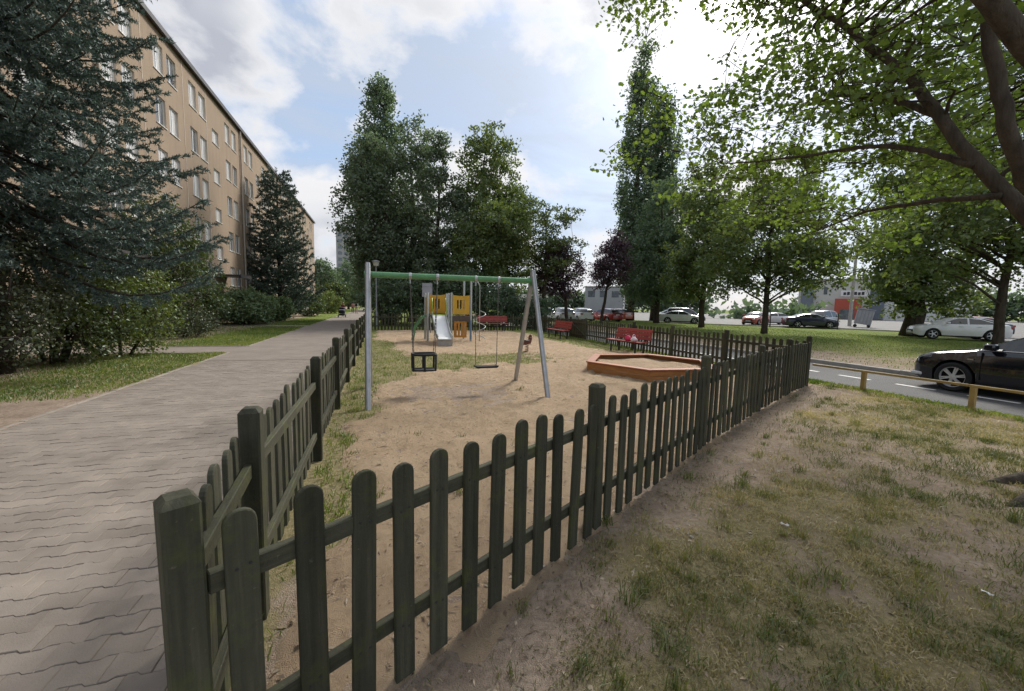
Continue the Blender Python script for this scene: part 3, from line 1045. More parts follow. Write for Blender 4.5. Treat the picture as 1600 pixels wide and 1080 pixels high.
M['tower_grey'] = pmat('grey_cladding', (0.33, 0.34, 0.34), 0.8, 0.1, 0.3, world_space=True)
M['tower_pane'] = glass_mat('tower_pane', (0.16, 0.18, 0.2))
build_tower_block()


# ------------------------------------------------------------------ fences
def fence_mat():
    m, nt, N, L, out = new_mat('weathered_fence_wood')
    p = N.new('ShaderNodeBsdfPrincipled')
    L.new(p.outputs[0], out.inputs[0])
    oi = N.new('ShaderNodeObjectInfo')
    v = obj_vec(N, L)
    gv = nd(N, L, 'ShaderNodeMapping', {0: v, 'Scale': (28, 28, 1.6)}).outputs[0]
    f = noise(N, L, gv, 1.0, 5, 0.65); f2 = noise(N, L, v, 5.0, 5, 0.65); f3 = noise(N, L, v, 38, 3, 0.6)
    c = colramp(N, L, f, [(0.25, (0.032, 0.032, 0.021)), (0.55, (0.060, 0.059, 0.039)), (0.8, (0.105, 0.095, 0.064))])
    moss = nd(N, L, 'ShaderNodeMapRange', {0: f2, 1: 0.52, 2: 0.70, 3: 0.0, 4: 0.75}).outputs[0]
    c = mixc(N, L, moss, c, (0.080, 0.088, 0.030))
    worn = nd(N, L, 'ShaderNodeMapRange', {0: f3, 1: 0.68, 2: 0.76, 3: 0.0, 4: 0.5}).outputs[0]
    c = mixc(N, L, worn, c, (0.17, 0.145, 0.105))
    mr = nd(N, L, 'ShaderNodeMapRange', {0: oi.outputs['Random'], 3: 0.72, 4: 1.3})
    c = nd(N, L, 'ShaderNodeHueSaturation', {'Color': c, 'Value': mr.outputs[0]}).outputs[0]
    L.new(c, p.inputs['Base Color'])
    p.inputs['Roughness'].default_value = 0.78
    p.inputs['Specular IOR Level'].default_value = 0.25
    h = nd(N, L, 'ShaderNodeMath', {0: f, 1: f3}, operation='ADD')
    b = nd(N, L, 'ShaderNodeBump', {'Strength': 0.55, 'Distance': 0.006, 'Height': h.outputs[0]})
    L.new(b.outputs[0], p.inputs['Normal'])
    return m


M['fence'] = fence_mat()


def picket_mesh(w, h, t, arc):
    n = 8
    pts = [(-w / 2, 0.0), (w / 2, 0.0), (w / 2, h - arc)]
    for k in range(1, n):
        a = math.pi * k / n
        pts.append((w / 2 * math.cos(a), h - arc + arc * math.sin(a) ** 0.9))
    pts.append((-w / 2, h - arc))
    e = 0.003
    cx, cz = 0, h * .5
    V = []; m_ = len(pts)
    for y, ins in ((-t / 2, e), (-t / 2 + e, 0), (t / 2 - e, 0), (t / 2, e)):
        for x, z in pts:
            V.append((x - math.copysign(min(ins, abs(x)), x), y, z - (ins if z > .1 else 0)))
    F = []
    for r in range(3):
        for k in range(m_):
            k2 = (k + 1) % m_
            F.append((r * m_ + k, r * m_ + k2, (r + 1) * m_ + k2, (r + 1) * m_ + k))
    F.append(tuple(range(m_ - 1, -1, -1))); F.append(tuple(3 * m_ + k for k in range(m_)))
    return MB().add(V, F).mesh('picket', M['fence'])


PICKETS = [picket_mesh(w, h, 0.022, 0.045) for w, h in ((0.096, 0.975), (0.098, 0.985), (0.094, 0.97))]
POST = MB()
_c = 0.048
POST.prism([(-_c + .008, -_c), (_c - .008, -_c), (_c, -_c + .008), (_c, _c - .008), (_c - .008, _c), (-_c + .008, _c), (-_c, _c - .008), (-_c, -_c + .008)], -0.25, 1.085, 0)
_t = 0.030
POST.add([(-_c, -_c, 1.085), (_c, -_c, 1.085), (_c, _c, 1.085), (-_c, _c, 1.085), (-_t, -_t, 1.108), (_t, -_t, 1.108), (_t, _t, 1.108), (-_t, _t, 1.108)],
         [(0, 1, 5, 4), (1, 2, 6, 5), (2, 3, 7, 6), (3, 0, 4, 7), (4, 5, 6, 7)])
POST = POST.mesh('post', M['fence'])


def fence(name, label, posts, side, seed, skip_first=False, skip_last=False, gap_bays=(), pitch=0.195, end_gap=0.15, screws=False):
    """posts: xy points; side +1 puts the pickets left of the walking direction, -1 right"""
    rr = random.Random(seed)
    x0, y0 = posts[0]
    root = empty(name, (x0, y0, 0), 0, label, 'fence', 'picket fence round the playground')
    P = [Vector((x - x0, y - y0, 0)) for x, y in posts]
    for i, p in enumerate(P):
        if (i == 0 and skip_first) or (i == len(P) - 1 and skip_last): continue
        d = (P[min(i + 1, len(P) - 1)] - P[max(i - 1, 0)]).normalized()
        gz = float(ground_z(p.x + x0, p.y + y0))
        link('post', POST, root, (p.x, p.y, rr.uniform(-0.01, 0.02) + gz), (rr.gauss(0, .008), rr.gauss(0, .008), math.atan2(d.y, d.x)))
    for i in range(len(P) - 1):
        if i in gap_bays: continue
        a, b = P[i], P[i + 1]
        d = (b - a); ln = d.length; d.normalize()
        nrm = Vector((-d.y, d.x, 0)) * side
        ang = math.atan2(d.y, d.x)
        for z in (0.265, 0.795):
            zz = z + rr.uniform(-.008, .008)
            q = MB().box(0, 0.035, -0.0175, 0.0175, 0, ln - 0.10)
            o = link('rail', MB().box(-0.0175, 0.0175, -0.035, 0.035, 0, ln - 0.098).mesh('rail', M['fence'], bevel=0.004), root)
            R = Matrix((( nrm.x, 0, d.x), (nrm.y, 0, d.y), (0, 1, 0)))
            R = Matrix(((nrm.x, 0.0, d.x), (nrm.y, 0.0, d.y), (0.0, 1.0, 0.0)))
            if R.determinant() < 0: R = Matrix(((-nrm.x, 0.0, d.x), (-nrm.y, 0.0, d.y), (0.0, 1.0, 0.0)))
            pos = a + d * 0.049 + nrm * 0.008
            o.matrix_basis = Matrix.Translation((pos.x, pos.y, zz)) @ R.to_4x4()
        n = max(2, int(round((ln - 2 * end_gap) / pitch)) + 1)
        for k in range(n):
            t = end_gap + (ln - 2 * end_gap) * k / (n - 1) + rr.uniform(-.008, .008)
            q = a + d * t + nrm * (0.008 + 0.0178 + 0.0115)
            gz = float(ground_z(q.x + x0, q.y + y0))
            o = link('picket', rr.choice(PICKETS), root, (q.x, q.y, 0.018 + rr.gauss(0, .009) + max(gz * .3, -0.02)), (rr.gauss(0, .008), rr.gauss(0, .011), ang + rr.gauss(0, .02) + (math.pi if rr.random() < .5 else 0)))
            if screws and math.hypot(q.x + x0, q.y + y0) < 4.0:
                for z in (0.265, 0.795):
                    for dx in (-.018, .018): link('screw', SCREW, o, (dx * rr.uniform(.7, 1.3), (0.0112 if math.cos(o.rotation_euler.z - ang) * side > 0 else -0.0112), z - 0.018 + rr.uniform(-.012, .012)))
    return root


SCREW = MB().lathe([(0.0055, -0.0015), (0.0055, 0.0012), (0.003, 0.002)], 8, 0, (0, 0, 0), 'y').mesh('screw', M['steel_dark'])
fence('picket_fence', 'dark weathered picket fence crossing the foreground, nearest to the viewer', FRONT_POSTS, -1, 1, screws=True)
LEFT_POSTS = [(-0.55, 1.40)] + [(FENCE_X, y) for y in (2.36, 4.66, 6.9, 9.2, 11.5, 13.8, 16.1, 18.4, 20.7, 23.0, 24.8, REAR_Y)]
fence('picket_fence', 'dark picket fence running beside the paved path', LEFT_POSTS, 1, 2, skip_first=True, end_gap=0.13)
fence('picket_fence', 'picket fence across the far end of the playground, behind the slide', [(FENCE_X + 0.1, REAR_Y)] + [(x, REAR_Y) for x in (1.7, 4.0, 6.3, 8.5, 10.05)], 1, 3, skip_first=True, skip_last=True)
RIGHT_POSTS = [(9.18, 6.80), (9.36, 9.3), (9.5, 11.75), (9.64, 14.2), (9.76, 16.4), (9.86, 18.6), (9.92, 20.5), (9.98, 22.4), (10.02, 24.4), (10.05, REAR_Y)]
fence('picket_fence', 'picket fence behind the red benches, along the road side', RIGHT_POSTS, -1, 4, skip_first=True, gap_bays=(5,))


def build_gate():
    a, b = Vector((9.865, 18.66, 0)), Vector((9.915, 20.44, 0))
    root = empty('fence_gate', (a.x, a.y, 0), 0, 'closed dark wooden gate in the fence behind the benches', 'gate')
    d = (b - a); ln = d.length; d.normalize(); n = Vector((d.y, -d.x, 0)); ang = math.atan2(d.y, d.x)
    for z in (0.2, 0.85):
        MB().bar(d * 0.02 + Vector((0, 0, z)), d * (ln - 0.02) + Vector((0, 0, z)), 0.035, 0.08).build('rail', M['fence'], root)
    MB().bar(d * 0.05 + Vector((0, 0, .22)) - n * .02, d * (ln - 0.05) + Vector((0, 0, .83)) - n * .02, 0.03, 0.07).build('brace', M['fence'], root)
    k = 0.08
    while k < ln - 0.05:
        q = d * k + n * 0.034
        link('picket', random.choice(PICKETS), root, (q.x, q.y, 0.04), (0, 0, ang)); k += 0.125
    MB().box(-0.03, 0.03, -0.02, 0.02, 0.75, 0.95).build('latch', M['steel_dark'], root, (*(d * (ln - .12) - n * .05).xy, 0))


build_gate()


# ------------------------------------------------------------------ swing set
def gnd(x, y):
    """height of whatever surface one stands on"""
    z = float(ground_z(x, y))
    if in_play(np.float64(x), np.float64(y)):
        z = max(z, float(sand_height(np.array([x]), np.array([y]))[0][0]))
    return z


def build_swing():
    X0, X1, Yb, zb = -0.16, 2.87, 7.66, 2.13
    root = empty('swing_set', ((X0 + X1) / 2, Yb, 0), 0, 'steel swing frame with green crossbar, one bucket and one flat seat', 'swing')
    cx = (X0 + X1) / 2
    for X in (X0, X1):
        for s in (-1, 1):
            t = MB().tube([(X - cx, s * 0.97, -0.1), (X - cx, s * 0.04 - s * 0.02, 2.27), (X - cx, s * 0.012, 2.33)], [0.047, 0.047, 0.040], 14)
            t.build('leg', M['steel'], root, smooth=True, angle=40)
        br = MB().lathe([(0.062, -0.06), (0.062, 0.06)], 14, 0, (X - cx, 0, zb), 'x')
        br.box(X - cx - 0.03, X - cx + 0.03, -0.11, 0.11, zb - 0.10, zb - 0.03)
        br.build('bracket', M['green_paint'], root)
    MB().tube([(X0 - cx + 0.03, 0, zb), (X1 - cx - 0.03, 0, zb)], 0.052, 18).build('crossbar', M['green_paint'], root, smooth=True, angle=40)
    rr = random.Random(5)

    def chain(p, q, par):
        """links alternating by 90 degrees"""
        p, q = Vector(p), Vector(q); d = q - p; n = int(d.length / 0.034); d.normalize()
        m = MB()
        sx = d.cross(Vector((0, 1, 0))).normalized(); sy = d.cross(sx)
        for k in range(n):
            c = p + d * (0.034 * k + 0.017); w = sx if k % 2 else sy
            pts = [c - d * .02 - w * .005, c + d * .02 - w * .005, c + d * .02 + w * .005, c - d * .02 + w * .005]
            for a, b in ((0, 1), (2, 3)): m.bar(pts[a], pts[b], 0.006, 0.006)
            m.bar(pts[1], pts[2], 0.006, 0.006)
        return m.build('chain', M['chain'], par)

    def hanger(x):
        h = MB().lathe([(0.057, -0.025), (0.060, 0), (0.057, 0.025)], 14, 0, (x, 0, zb), 'x')
        h.tube([(x, 0, zb - 0.05), (x, 0, zb - 0.13)], 0.014, 8)
        return h.build('hanger', M['steel'], root)

    # toddler bucket
    bx = 0.79 - cx
    for s in (-1, 1): hanger(bx + s * 0.24)
    b = MB()
    w, dp = 0.21, 0.16

    def loop(z, r, ww, dd):
        pts = []
        for k in range(21):
            a = 2 * math.pi * k / 20
            ca, sa = math.cos(a), math.sin(a)
            pts.append((bx + ww * math.copysign(abs(ca) ** 0.55, ca), dd * math.copysign(abs(sa) ** 0.55, sa), z))
        b.tube(pts, r, 8, cap=False)
    loop(0.735, 0.024, w, dp); loop(0.45, 0.017, w * .97, dp * .95)
    for (x, y) in ((-w, -dp), (w, -dp), (w, dp), (-w, dp), (0, -dp - .008), (0, dp + .008)):
        b.bar((bx + x * .93, y * .93, 0.44), (bx + x * .96, y * .96, 0.735), 0.032, 0.022)
    seat = b.build('bucket_seat', M['black_rubber'], root, smooth=True, angle=35)
    s2 = MB().box(bx - w * .95, bx + w * .95, -0.06, 0.06, 0.43, 0.455); s2.bar((bx, -dp, 0.44), (bx, dp, 0.44), 0.05, 0.022)
    s2.build('crotch_strap', M['black_rubber'], seat)
    for s in (-1, 1):
        top = (bx + s * 0.24, 0, zb - 0.12)
        for t in (-1, 1): chain(top, (bx + s * w * .9, t * dp * .8, 0.75), seat)
    # flat seat
    fx = 1.96 - cx
    for s in (-1, 1): hanger(fx + s * 0.22)
    fs = MB()
    prof = [(-0.22, 0.475), (-0.19, 0.46), (0.19, 0.46), (0.22, 0.475), (0.22, 0.50), (0.19, 0.487), (-0.19, 0.487), (-0.22, 0.50)]
    V = [(fx + x, y, z) for y in (-0.085, 0.085) for x, z in prof]
    fs.add(V, [tuple(range(8)), tuple(range(15, 7, -1))] + [(k, (k + 1) % 8, 8 + (k + 1) % 8, 8 + k) for k in range(8)])
    f = fs.build('flat_seat', M['black_rubber'], root, bevel=0.004)
    for s in (-1, 1): chain((fx + s * 0.22, 0, zb - 0.12), (fx + s * 0.205, 0, 0.495), f)


M['chain'] = pmat('chain_steel', (0.16, 0.15, 0.14), 0.5, 0.2, 20, metal=0.5)
build_swing()


# ------------------------------------------------------------------ play tower with slide
M['yellow_panel'] = pmat('yellow_panel', (0.56, 0.33, 0.035), 0.45, 0.12, 4, spec=0.45)
M['orange_panel'] = pmat('orange_panel', (0.46, 0.20, 0.03), 0.45, 0.15, 4)
M['grey_post'] = pmat('grey_post', (0.40, 0.42, 0.40), 0.45, 0.12, 5, metal=0.4)
M['lime'] = pmat('lime_green', (0.30, 0.40, 0.05), 0.45, 0.12, 4)
M['blue'] = pmat('blue_post', (0.10, 0.24, 0.42), 0.45, 0.12, 4)
M['slide_steel'] = pmat('slide_sheet', (0.82, 0.82, 0.80), 0.30, 0.04, 2, spec=0.6)
M['brown_board'] = pmat('brown_board', (0.10, 0.075, 0.06), 0.7, 0.25, 6)


def slotted_panel(root, x0, x1, y, z0, z1, mat, slots, name='panel', arch=0.0):
    """upright panel with cut slots; slots: (x0,x1,z0,z1)"""
    xs = sorted({x0, x1, *[s[0] for s in slots], *[s[1] for s in slots]})
    zs = sorted({z0, z1, *[s[2] for s in slots], *[s[3] for s in slots]})
    b = MB()
    for i in range(len(xs) - 1):
        for j in range(len(zs) - 1):
            mx, mz = (xs[i] + xs[i + 1]) / 2, (zs[j] + zs[j + 1]) / 2
            if any(s[0] < mx < s[1] and s[2] < mz < s[3] for s in slots): continue
            b.box(xs[i], xs[i + 1], y - 0.012, y + 0.012, zs[j], zs[j + 1])
    if arch:
        n = 10
        P = [(x0 + (x1 - x0) * k / n, z1 + arch * (2 * k / n - 1) ** 2) for k in range(n + 1)]
        for (xa, za), (xb, zb) in zip(P[:-1], P[1:]):
            b.add([(xa, y - .012, z1), (xb, y - .012, z1), (xb, y - .012, zb), (xa, y - .012, za), (xa, y + .012, z1), (xb, y + .012, z1), (xb, y + .012, zb), (xa, y + .012, za)],
                  [(0, 1, 2, 3), (7, 6, 5, 4), (3, 2, 6, 7)])
    me = b.mesh(name, mat)
    bm = bmesh.new(); bm.from_mesh(me); bmesh.ops.remove_doubles(bm, verts=bm.verts, dist=1e-4)
    seen = {}
    for f in list(bm.faces):
        key = tuple(sorted(v.index for v in f.verts))
        if key in seen: seen[key].append(f)
        else: seen[key] = [f]
    bmesh.ops.delete(bm, geom=[f for fs in seen.values() if len(fs) > 1 for f in fs], context='FACES_ONLY')
    bm.to_mesh(me); bm.free()
    return link(name, me, root)


def build_tower():
    ox, oy = 2.05, 18.3
    root = empty('play_tower', (ox + 1.0, oy + 0.5, 0), 0, 'yellow panelled climbing tower with white slide and spiral pole', 'play tower')
    T = lambda x, y, z=0: (x - 1.0, y - 0.5, z)
    zf = 1.15
    pl = MB()
    posts = [(0.0, 0, 2.10), (0.90, 0, 2.10), (1.02, 0, 2.12), (1.90, 0, 2.86), (0.0, 1.0, 2.10), (0.96, 1.0, 2.1), (1.78, 1.0, 2.84)]
    for k, (x, y, h) in enumerate(posts):
        p = MB().tube([T(x, y, -0.15), T(x, y, h), T(x, y, h + 0.03)], [0.048, 0.048, 0.03], 12)
        p.build('post', M['grey_post'], root, smooth=True, angle=40)
    MB().tube([T(1.90, -0.055, 0.1), T(1.90, -0.055, 0.95)], 0.03, 10).build('post_guard', M['blue'], root, smooth=True, angle=40)
    # floors
    f1 = MB().box(*[0.03 - 1.0, 0.92 - 1.0], *[0.03 - .5, 0.97 - .5], zf - 0.05, zf); f1.build('floor', M['brown_board'], root)
    f2 = MB().box(0.98 - 1.0, 1.87 - 1.0, 0.03 - .5, 0.97 - .5, zf - 0.10, zf - 0.02); f2.build('floor', M['brown_board'], root)
    MB().box(1.05 - 1.0, 1.86 - 1.0, -0.02 - .5, 0.02 - .5, zf - 0.24, zf - 0.03).build('beam', M['brown_board'], root)
    # panels: back of module one carries the slots seen above the slide, front of module two
    sl = lambda c, z0, z1: [(c - 0.165, c - 0.095, z0, z1), (c - 0.035, c + 0.035, z0, z1), (c + 0.095, c + 0.165, z0, z1)]
    slotted_panel(root, 0.06 - 1, 0.90 - 1, 0.97 - .5, zf + 0.08, 2.04, M['yellow_panel'], sl(0.48 - 1, zf + 0.28, 1.88), arch=0.05)
    slotted_panel(root, 1.08 - 1, 1.84 - 1, 0.0 - .5, zf + 0.06, 2.02, M['yellow_panel'], sl(1.44 - 1, zf + 0.28, 1.84), arch=0.04)
    slotted_panel(root, 1.15 - 1, 1.72 - 1, 0.03 - .5, 0.18, 0.90, M['orange_panel'], [(1.27 - 1, 1.33 - 1, .27, .82), (1.41 - 1, 1.47 - 1, .27, .82), (1.55 - 1, 1.61 - 1, .27, .82)])
    ly = MB().box(0.03 - 1, 0.07 - 1, 0.05 - .5, 0.95 - .5, zf + 0.06, 1.95); ly.build('side_panel', M['yellow_panel'], root)
    ly = MB().box(1.83 - 1, 1.87 - 1, 0.05 - .5, 0.95 - .5, zf + 0.06, 1.95); ly.build('side_panel', M['yellow_panel'], root)
    # slide
    sx0, sx1 = 0.20 - 1, 0.74 - 1
    prof = [(0.02, zf + 0.01), (-0.12, zf - 0.02), (-0.30, zf - 0.17), (-1.25, 0.42), (-1.45, 0.33), (-1.85, 0.30), (-1.90, 0.27)]
    V = []; F = []
    for (y, z) in prof: V += [(sx0, y - .5, z), (sx1, y - .5, z)]
    for k in range(len(prof) - 1): F.append((2 * k, 2 * k + 1, 2 * k + 3, 2 * k + 2))
    for (y, z) in prof: V += [(sx0, y - .5, z - .02), (sx1, y - .5, z - .02)]
    o = 2 * len(prof)
    for k in range(len(prof) - 1): F.append((o + 2 * k + 2, o + 2 * k + 3, o + 2 * k + 1, o + 2 * k))
    slide = MB().add(V, F).build('slide', M['slide_steel'], root, smooth=True, angle=35)
    for sx in (sx0 - 0.02, sx1 + 0.02):
        g = MB(); pts = [(sx, y - .5, z + 0.06) for y, z in prof]
        for a, c in zip(pts[:-1], pts[1:]): g.bar(a, c, 0.03, 0.18)
        g.build('slide_rim', M['lime'] if False else M['grey_post'], slide)
        g = MB().tube([(sx, 0.0 - .5, zf + 0.75), (sx, -0.16 - .5, zf + 0.55), (sx, -0.34 - .5, zf + 0.05)], 0.022, 8)
        g.build('grab_rail', M['lime'], slide, smooth=True)
    MB().box(sx0 - .03, sx1 + .03, -1.84 - .5, -1.78 - .5, -0.05, 0.29).build('slide_foot', M['concrete'], slide)
    MB().box(sx0 - .06, sx1 + .06, -0.03 - .5, 0.0 - .5, zf + 0.02, zf + 0.07).build('sill_bar', M['lime'], root)
    # climbing net-arch on the left
    lad = MB()
    for yy in (0.15, 0.85):
        pts = [T(0.0, yy, zf), T(-0.22, yy, zf - 0.12), T(-0.50, yy, 0.62), T(-0.62, yy, -0.05)]
        lad.tube(pts, 0.028, 8)
    for k in range(5):
        t = k / 4.0; x = -0.18 - 0.42 * t; z = zf - 0.15 - t * 0.8
        lad.tube([T(x, 0.15, z), T(x, 0.85, z)], 0.018, 6)
    lad.build('climbing_ladder', M['green_paint'], root, smooth=True, angle=40)
    # fireman arch and spiral
    ar = MB().tube([T(1.90, 0.0, 2.72), T(2.05, 0, 2.72), T(2.20, 0, 2.66), T(2.29, 0, 2.5), T(2.30, 0, 2.3), T(2.30, 0, -0.1)], 0.02, 8)
    ar.build('arch_pole', M['grey_post'], root, smooth=True)
    sp = MB(); pts = []
    for k in range(61):
        a = k / 60 * 2 * math.pi * 2.2
        pts.append(T(2.30 + 0.27 * math.cos(a), 0.27 * math.sin(a), 0.12 + 1.25 * k / 60))
    pts.append(T(2.30, 0, 1.42)); sp.tube(pts, 0.016, 6)
    sp.build('spiral', M['grey_post'], root, smooth=True)


build_tower()


# ------------------------------------------------------------------ sandbox, spring rider, benches
def build_sandbox():
    cx, cy, R, th = SANDBOX
    root = empty('sandbox', (cx, cy, 0), 0, 'hexagonal orange wooden sandbox beside the front fence', 'sandbox')
    gz = gnd(cx, cy)
    P = [Vector((R * math.cos(R_(th + 60 * k)), R * math.sin(R_(th + 60 * k)), 0)) for k in range(6)]
    for k in range(6):
        a, b = P[k], P[(k + 1) % 6]
        d = (b - a).normalized()
        for z0, z1 in ((-0.08, 0.105), (0.112, 0.225)):
            MB().bar(a - d * .012 + Vector((0, 0, (z0 + z1) / 2)), b + d * .012 + Vector((0, 0, (z0 + z1) / 2)), 0.045, z1 - z0).build('side_board', M['sandbox_wood'], root, bevel=0.004)
        # seat board with mitred ends
        n = Vector((-d.y, d.x, 0))
        o1, i1 = 1.035, 0.895
        V = [a * o1, b * o1, b * i1, a * i1]
        m = MB(); z0, z1 = 0.232, 0.265
        m.add([(*p.xy, z0) for p in V] + [(*p.xy, z1) for p in V], [(3, 2, 1, 0), (4, 5, 6, 7), (0, 1, 5, 4), (1, 2, 6, 5), (2, 3, 7, 6), (3, 0, 4, 7)])
        m.build('seat_board', M['sandbox_seat'], root, bevel=0.003)
    n = 24; V = [(0, 0, 0.16)]; F = []
    for r_ in range(1, 9):
        for k in range(n):
            a = 2 * math.pi * k / n; rr = r_ / 8 * R * 0.93 * math.cos(math.pi / 6) / math.cos((math.degrees(a) - th) % 60 * math.pi / 180 - math.pi / 6)
            x, y = rr * math.cos(a), rr * math.sin(a)
            V.append((x, y, 0.10 + 0.16 * float(fbm(x + 5, y + 5, 2.5, 3)) - .03))
    for k in range(n): F.append((0, 1 + k, 1 + (k + 1) % n))
    for r_ in range(7):
        for k in range(n):
            F.append((1 + r_ * n + k, 1 + (r_ + 1) * n + k, 1 + (r_ + 1) * n + (k + 1) % n, 1 + r_ * n + (k + 1) % n))
    MB().add(V, F).build('sand_fill', M['sand_box'], root, smooth=True)


SANDBOX = (6.85, 9.35, 1.72, 175.0)
M['sandbox_wood'] = pmat('orange_stained_wood', (0.37, 0.165, 0.055), 0.7, 0.25, 3, (1, 1, 5), bump=0.2, objvar=0.1)
M['sandbox_seat'] = pmat('red_brown_board', (0.33, 0.125, 0.065), 0.65, 0.25, 4, bump=0.2, objvar=0.15)
build_sandbox()


def build_rider():
    x, y = 5.07, 13.97
    root = empty('spring_rider', (x, y, gnd(x, y)), 0.6, 'small red spring rider standing in the sand behind the swing', 'spring rider')
    root.scale = (.72, .72, .72)
    pts = []
    for k in range(73):
        a = k / 72 * 2 * math.pi * 4.5
        pts.append((0.09 * math.cos(a), 0.09 * math.sin(a), 0.02 + 0.33 * k / 72))
    MB().tube(pts, 0.014, 6).build('spring', M['red_plastic'], root, smooth=True)
    MB().lathe([(0.2, -0.02), (0.2, 0.02), (0.1, 0.03)], 16).build('base_plate', M['steel_dark'], root)
    out = [(-0.38, 0.36), (-0.30, 0.36), (0.2, 0.36), (0.34, 0.44), (0.42, 0.62), (0.40, 0.78), (0.28, 0.86), (0.17, 0.80), (0.13, 0.62), (0.0, 0.56), (-0.22, 0.58), (-0.36, 0.70), (-0.42, 0.62)]
    b = MB()
    V = [(px, s, pz) for s in (-0.02, 0.02) for px, pz in out]; n = len(out)
    b.add(V, [tuple(range(n)), tuple(range(2 * n - 1, n - 1, -1))] + [(k, n + k, n + (k + 1) % n, (k + 1) % n) for k in range(n)])
    b.build('body', M['red_plastic'], root)
    MB().box(-0.22, 0.08, -0.13, 0.13, 0.56, 0.59).build('seat', M['black_plastic'], root, bevel=0.008)
    MB().tube([(0.22, -0.17, 0.70), (0.22, 0.17, 0.70)], 0.015, 8).build('handle', M['steel'], root)
    MB().tube([(0.12, -0.18, 0.40), (0.12, 0.18, 0.40)], 0.015, 8).build('footrest', M['steel'], root)


M['red_plastic'] = pmat('red_plastic', (0.13, 0.045, 0.035), 0.45, 0.15, 6)
build_rider()


def bench_proto(ln):
    root = empty('park_bench')
    for k in range(4):
        y0 = -0.20 + 0.105 * k
        MB().box(-ln / 2, ln / 2, y0, y0 + 0.09, 0.42, 0.455).build('seat_slat', M['red_wood'], root, bevel=0.006)
    Tb = Matrix.Translation((0, 0.24, 0.44)) @ Matrix.Rotation(R_(-13), 4, 'X')
    for k in range(3):
        MB().box(-ln / 2, ln / 2, -0.018, 0.018, 0.075 + 0.135 * k, 0.195 + 0.135 * k, M=Tb).build('back_slat', M['red_wood'], root, bevel=0.006)
    for s in (-1, 1):
        x = s * (ln / 2 - 0.28)
        f = MB()
        f.bar((x, -0.18, 0.42), (x, -0.18, -0.05), 0.05, 0.05); f.bar((x, 0.20, 0.42), (x, 0.20, -0.05), 0.05, 0.05)
        f.bar((x, -0.22, 0.40), (x, 0.24, 0.40), 0.045, 0.035)
        f.bar(Tb @ Vector((x, 0.03, -0.05)), Tb @ Vector((x, 0.03, 0.44)), 0.045, 0.03)
        f.build('frame', M['steel_dark'], root)
    return root


_b = bench_proto(1.95)
for k, (x, y, rz, lab) in enumerate([
        (6.9, 25.25, 0.0, 'red slatted bench at the far end, behind the play tower'),
        (9.05, 20.2, -math.pi / 2 + 0.03, 'red slatted bench in the middle, left of the gate'),
        (8.85, 13.45, -math.pi / 2 + 0.10, 'nearest red slatted bench, behind the sandbox, with pink things on it')]):
    o = _b if k == 0 else copy_tree(_b)
    o.location = (x, y, gnd(x, y)); o.rotation_euler = (0, 0, rz)
    tag(o, lab, 'bench', 'red benches in the playground')


def build_bench_items():
    gz = gnd(8.85, 13.45)
    for name, lab, cat, mat, (x, y), (rx, ry, rz), seed in (
            ('pink_bag', 'round bright pink bag lying on the nearest bench', 'bag', pmat('pink_cloth', (0.55, 0.03, 0.10), 0.7, 0.2, 9), (8.77, 13.25), (0.13, 0.13, 0.10), 1),
            ('white_bag', 'crumpled white and pink bag beside the round pink one', 'bag', pmat('white_cloth', (0.72, 0.60, 0.64), 0.7, 0.2, 9), (8.78, 12.9), (0.11, 0.12, 0.09), 2)):
        root = empty(name, (x, y, gz + 0.458), 0, lab, cat)
        b = MB(); n = 14; V = []; F = []
        rr = random.Random(seed)
        prof = [(0.55, 0.0), (0.92, 0.25), (1.0, 0.7), (0.86, 1.2), (0.5, 1.7), (0.18, 1.95)]
        for r, h in prof:
            for k in range(n):
                a = 2 * math.pi * k / n; q = 1 + rr.uniform(-.12, .12)
                V.append((rx * r * q * math.cos(a), ry * r * q * math.sin(a), rz * h))
        for i in range(len(prof) - 1):
            for k in range(n): F.append((i * n + k, i * n + (k + 1) % n, (i + 1) * n + (k + 1) % n, (i + 1) * n + k))
        F.append(tuple(range(n - 1, -1, -1))); F.append(tuple((len(prof) - 1) * n + k for k in range(n)))
        b.add(V, F).build('pouch', mat, root, smooth=True)
        MB().tube([(-0.06, 0, rz * 1.8), (-0.05, 0, rz * 1.8 + .06), (0, 0, rz * 1.8 + .09), (0.05, 0, rz * 1.8 + .06), (0.06, 0, rz * 1.8)], 0.012, 6).build('handle', mat, root)


build_bench_items()


# ------------------------------------------------------------------ lamp, notice board, barrier rail, poles
def build_lamp(x, y, h, lab):
    root = empty('street_lamp', (x, y, 0), 0, lab, 'street lamp')
    MB().tube([(0, 0, -0.1), (0, 0, 1.0), (0, 0, 1.05), (0, 0, h - 0.3)], [0.075, 0.075, 0.05, 0.042], 10).build('pole', M['lamp_pole'], root, smooth=True, angle=40)
    MB().lathe([(0.06, h - 0.32), (0.16, h - 0.28), (0.22, h - 0.02), (0.24, h)], 16).build('globe', M['lamp_globe'], root, smooth=True, angle=40)
    MB().lathe([(0.27, h + 0.002), (0.25, h + 0.05), (0.10, h + 0.10), (0.02, h + 0.11)], 16).build('cap', M['lamp_pole'], root, smooth=True, angle=40)


M['lamp_pole'] = pmat('lamp_grey', (0.24, 0.25, 0.25), 0.55, 0.15, 4)
M['lamp_globe'] = pmat('lamp_glass', (0.50, 0.49, 0.44), 0.3, 0.08, 4)
build_lamp(-0.10, 30.0, 4.4, 'grey street lamp with bowl-shaped head behind the left swing post')


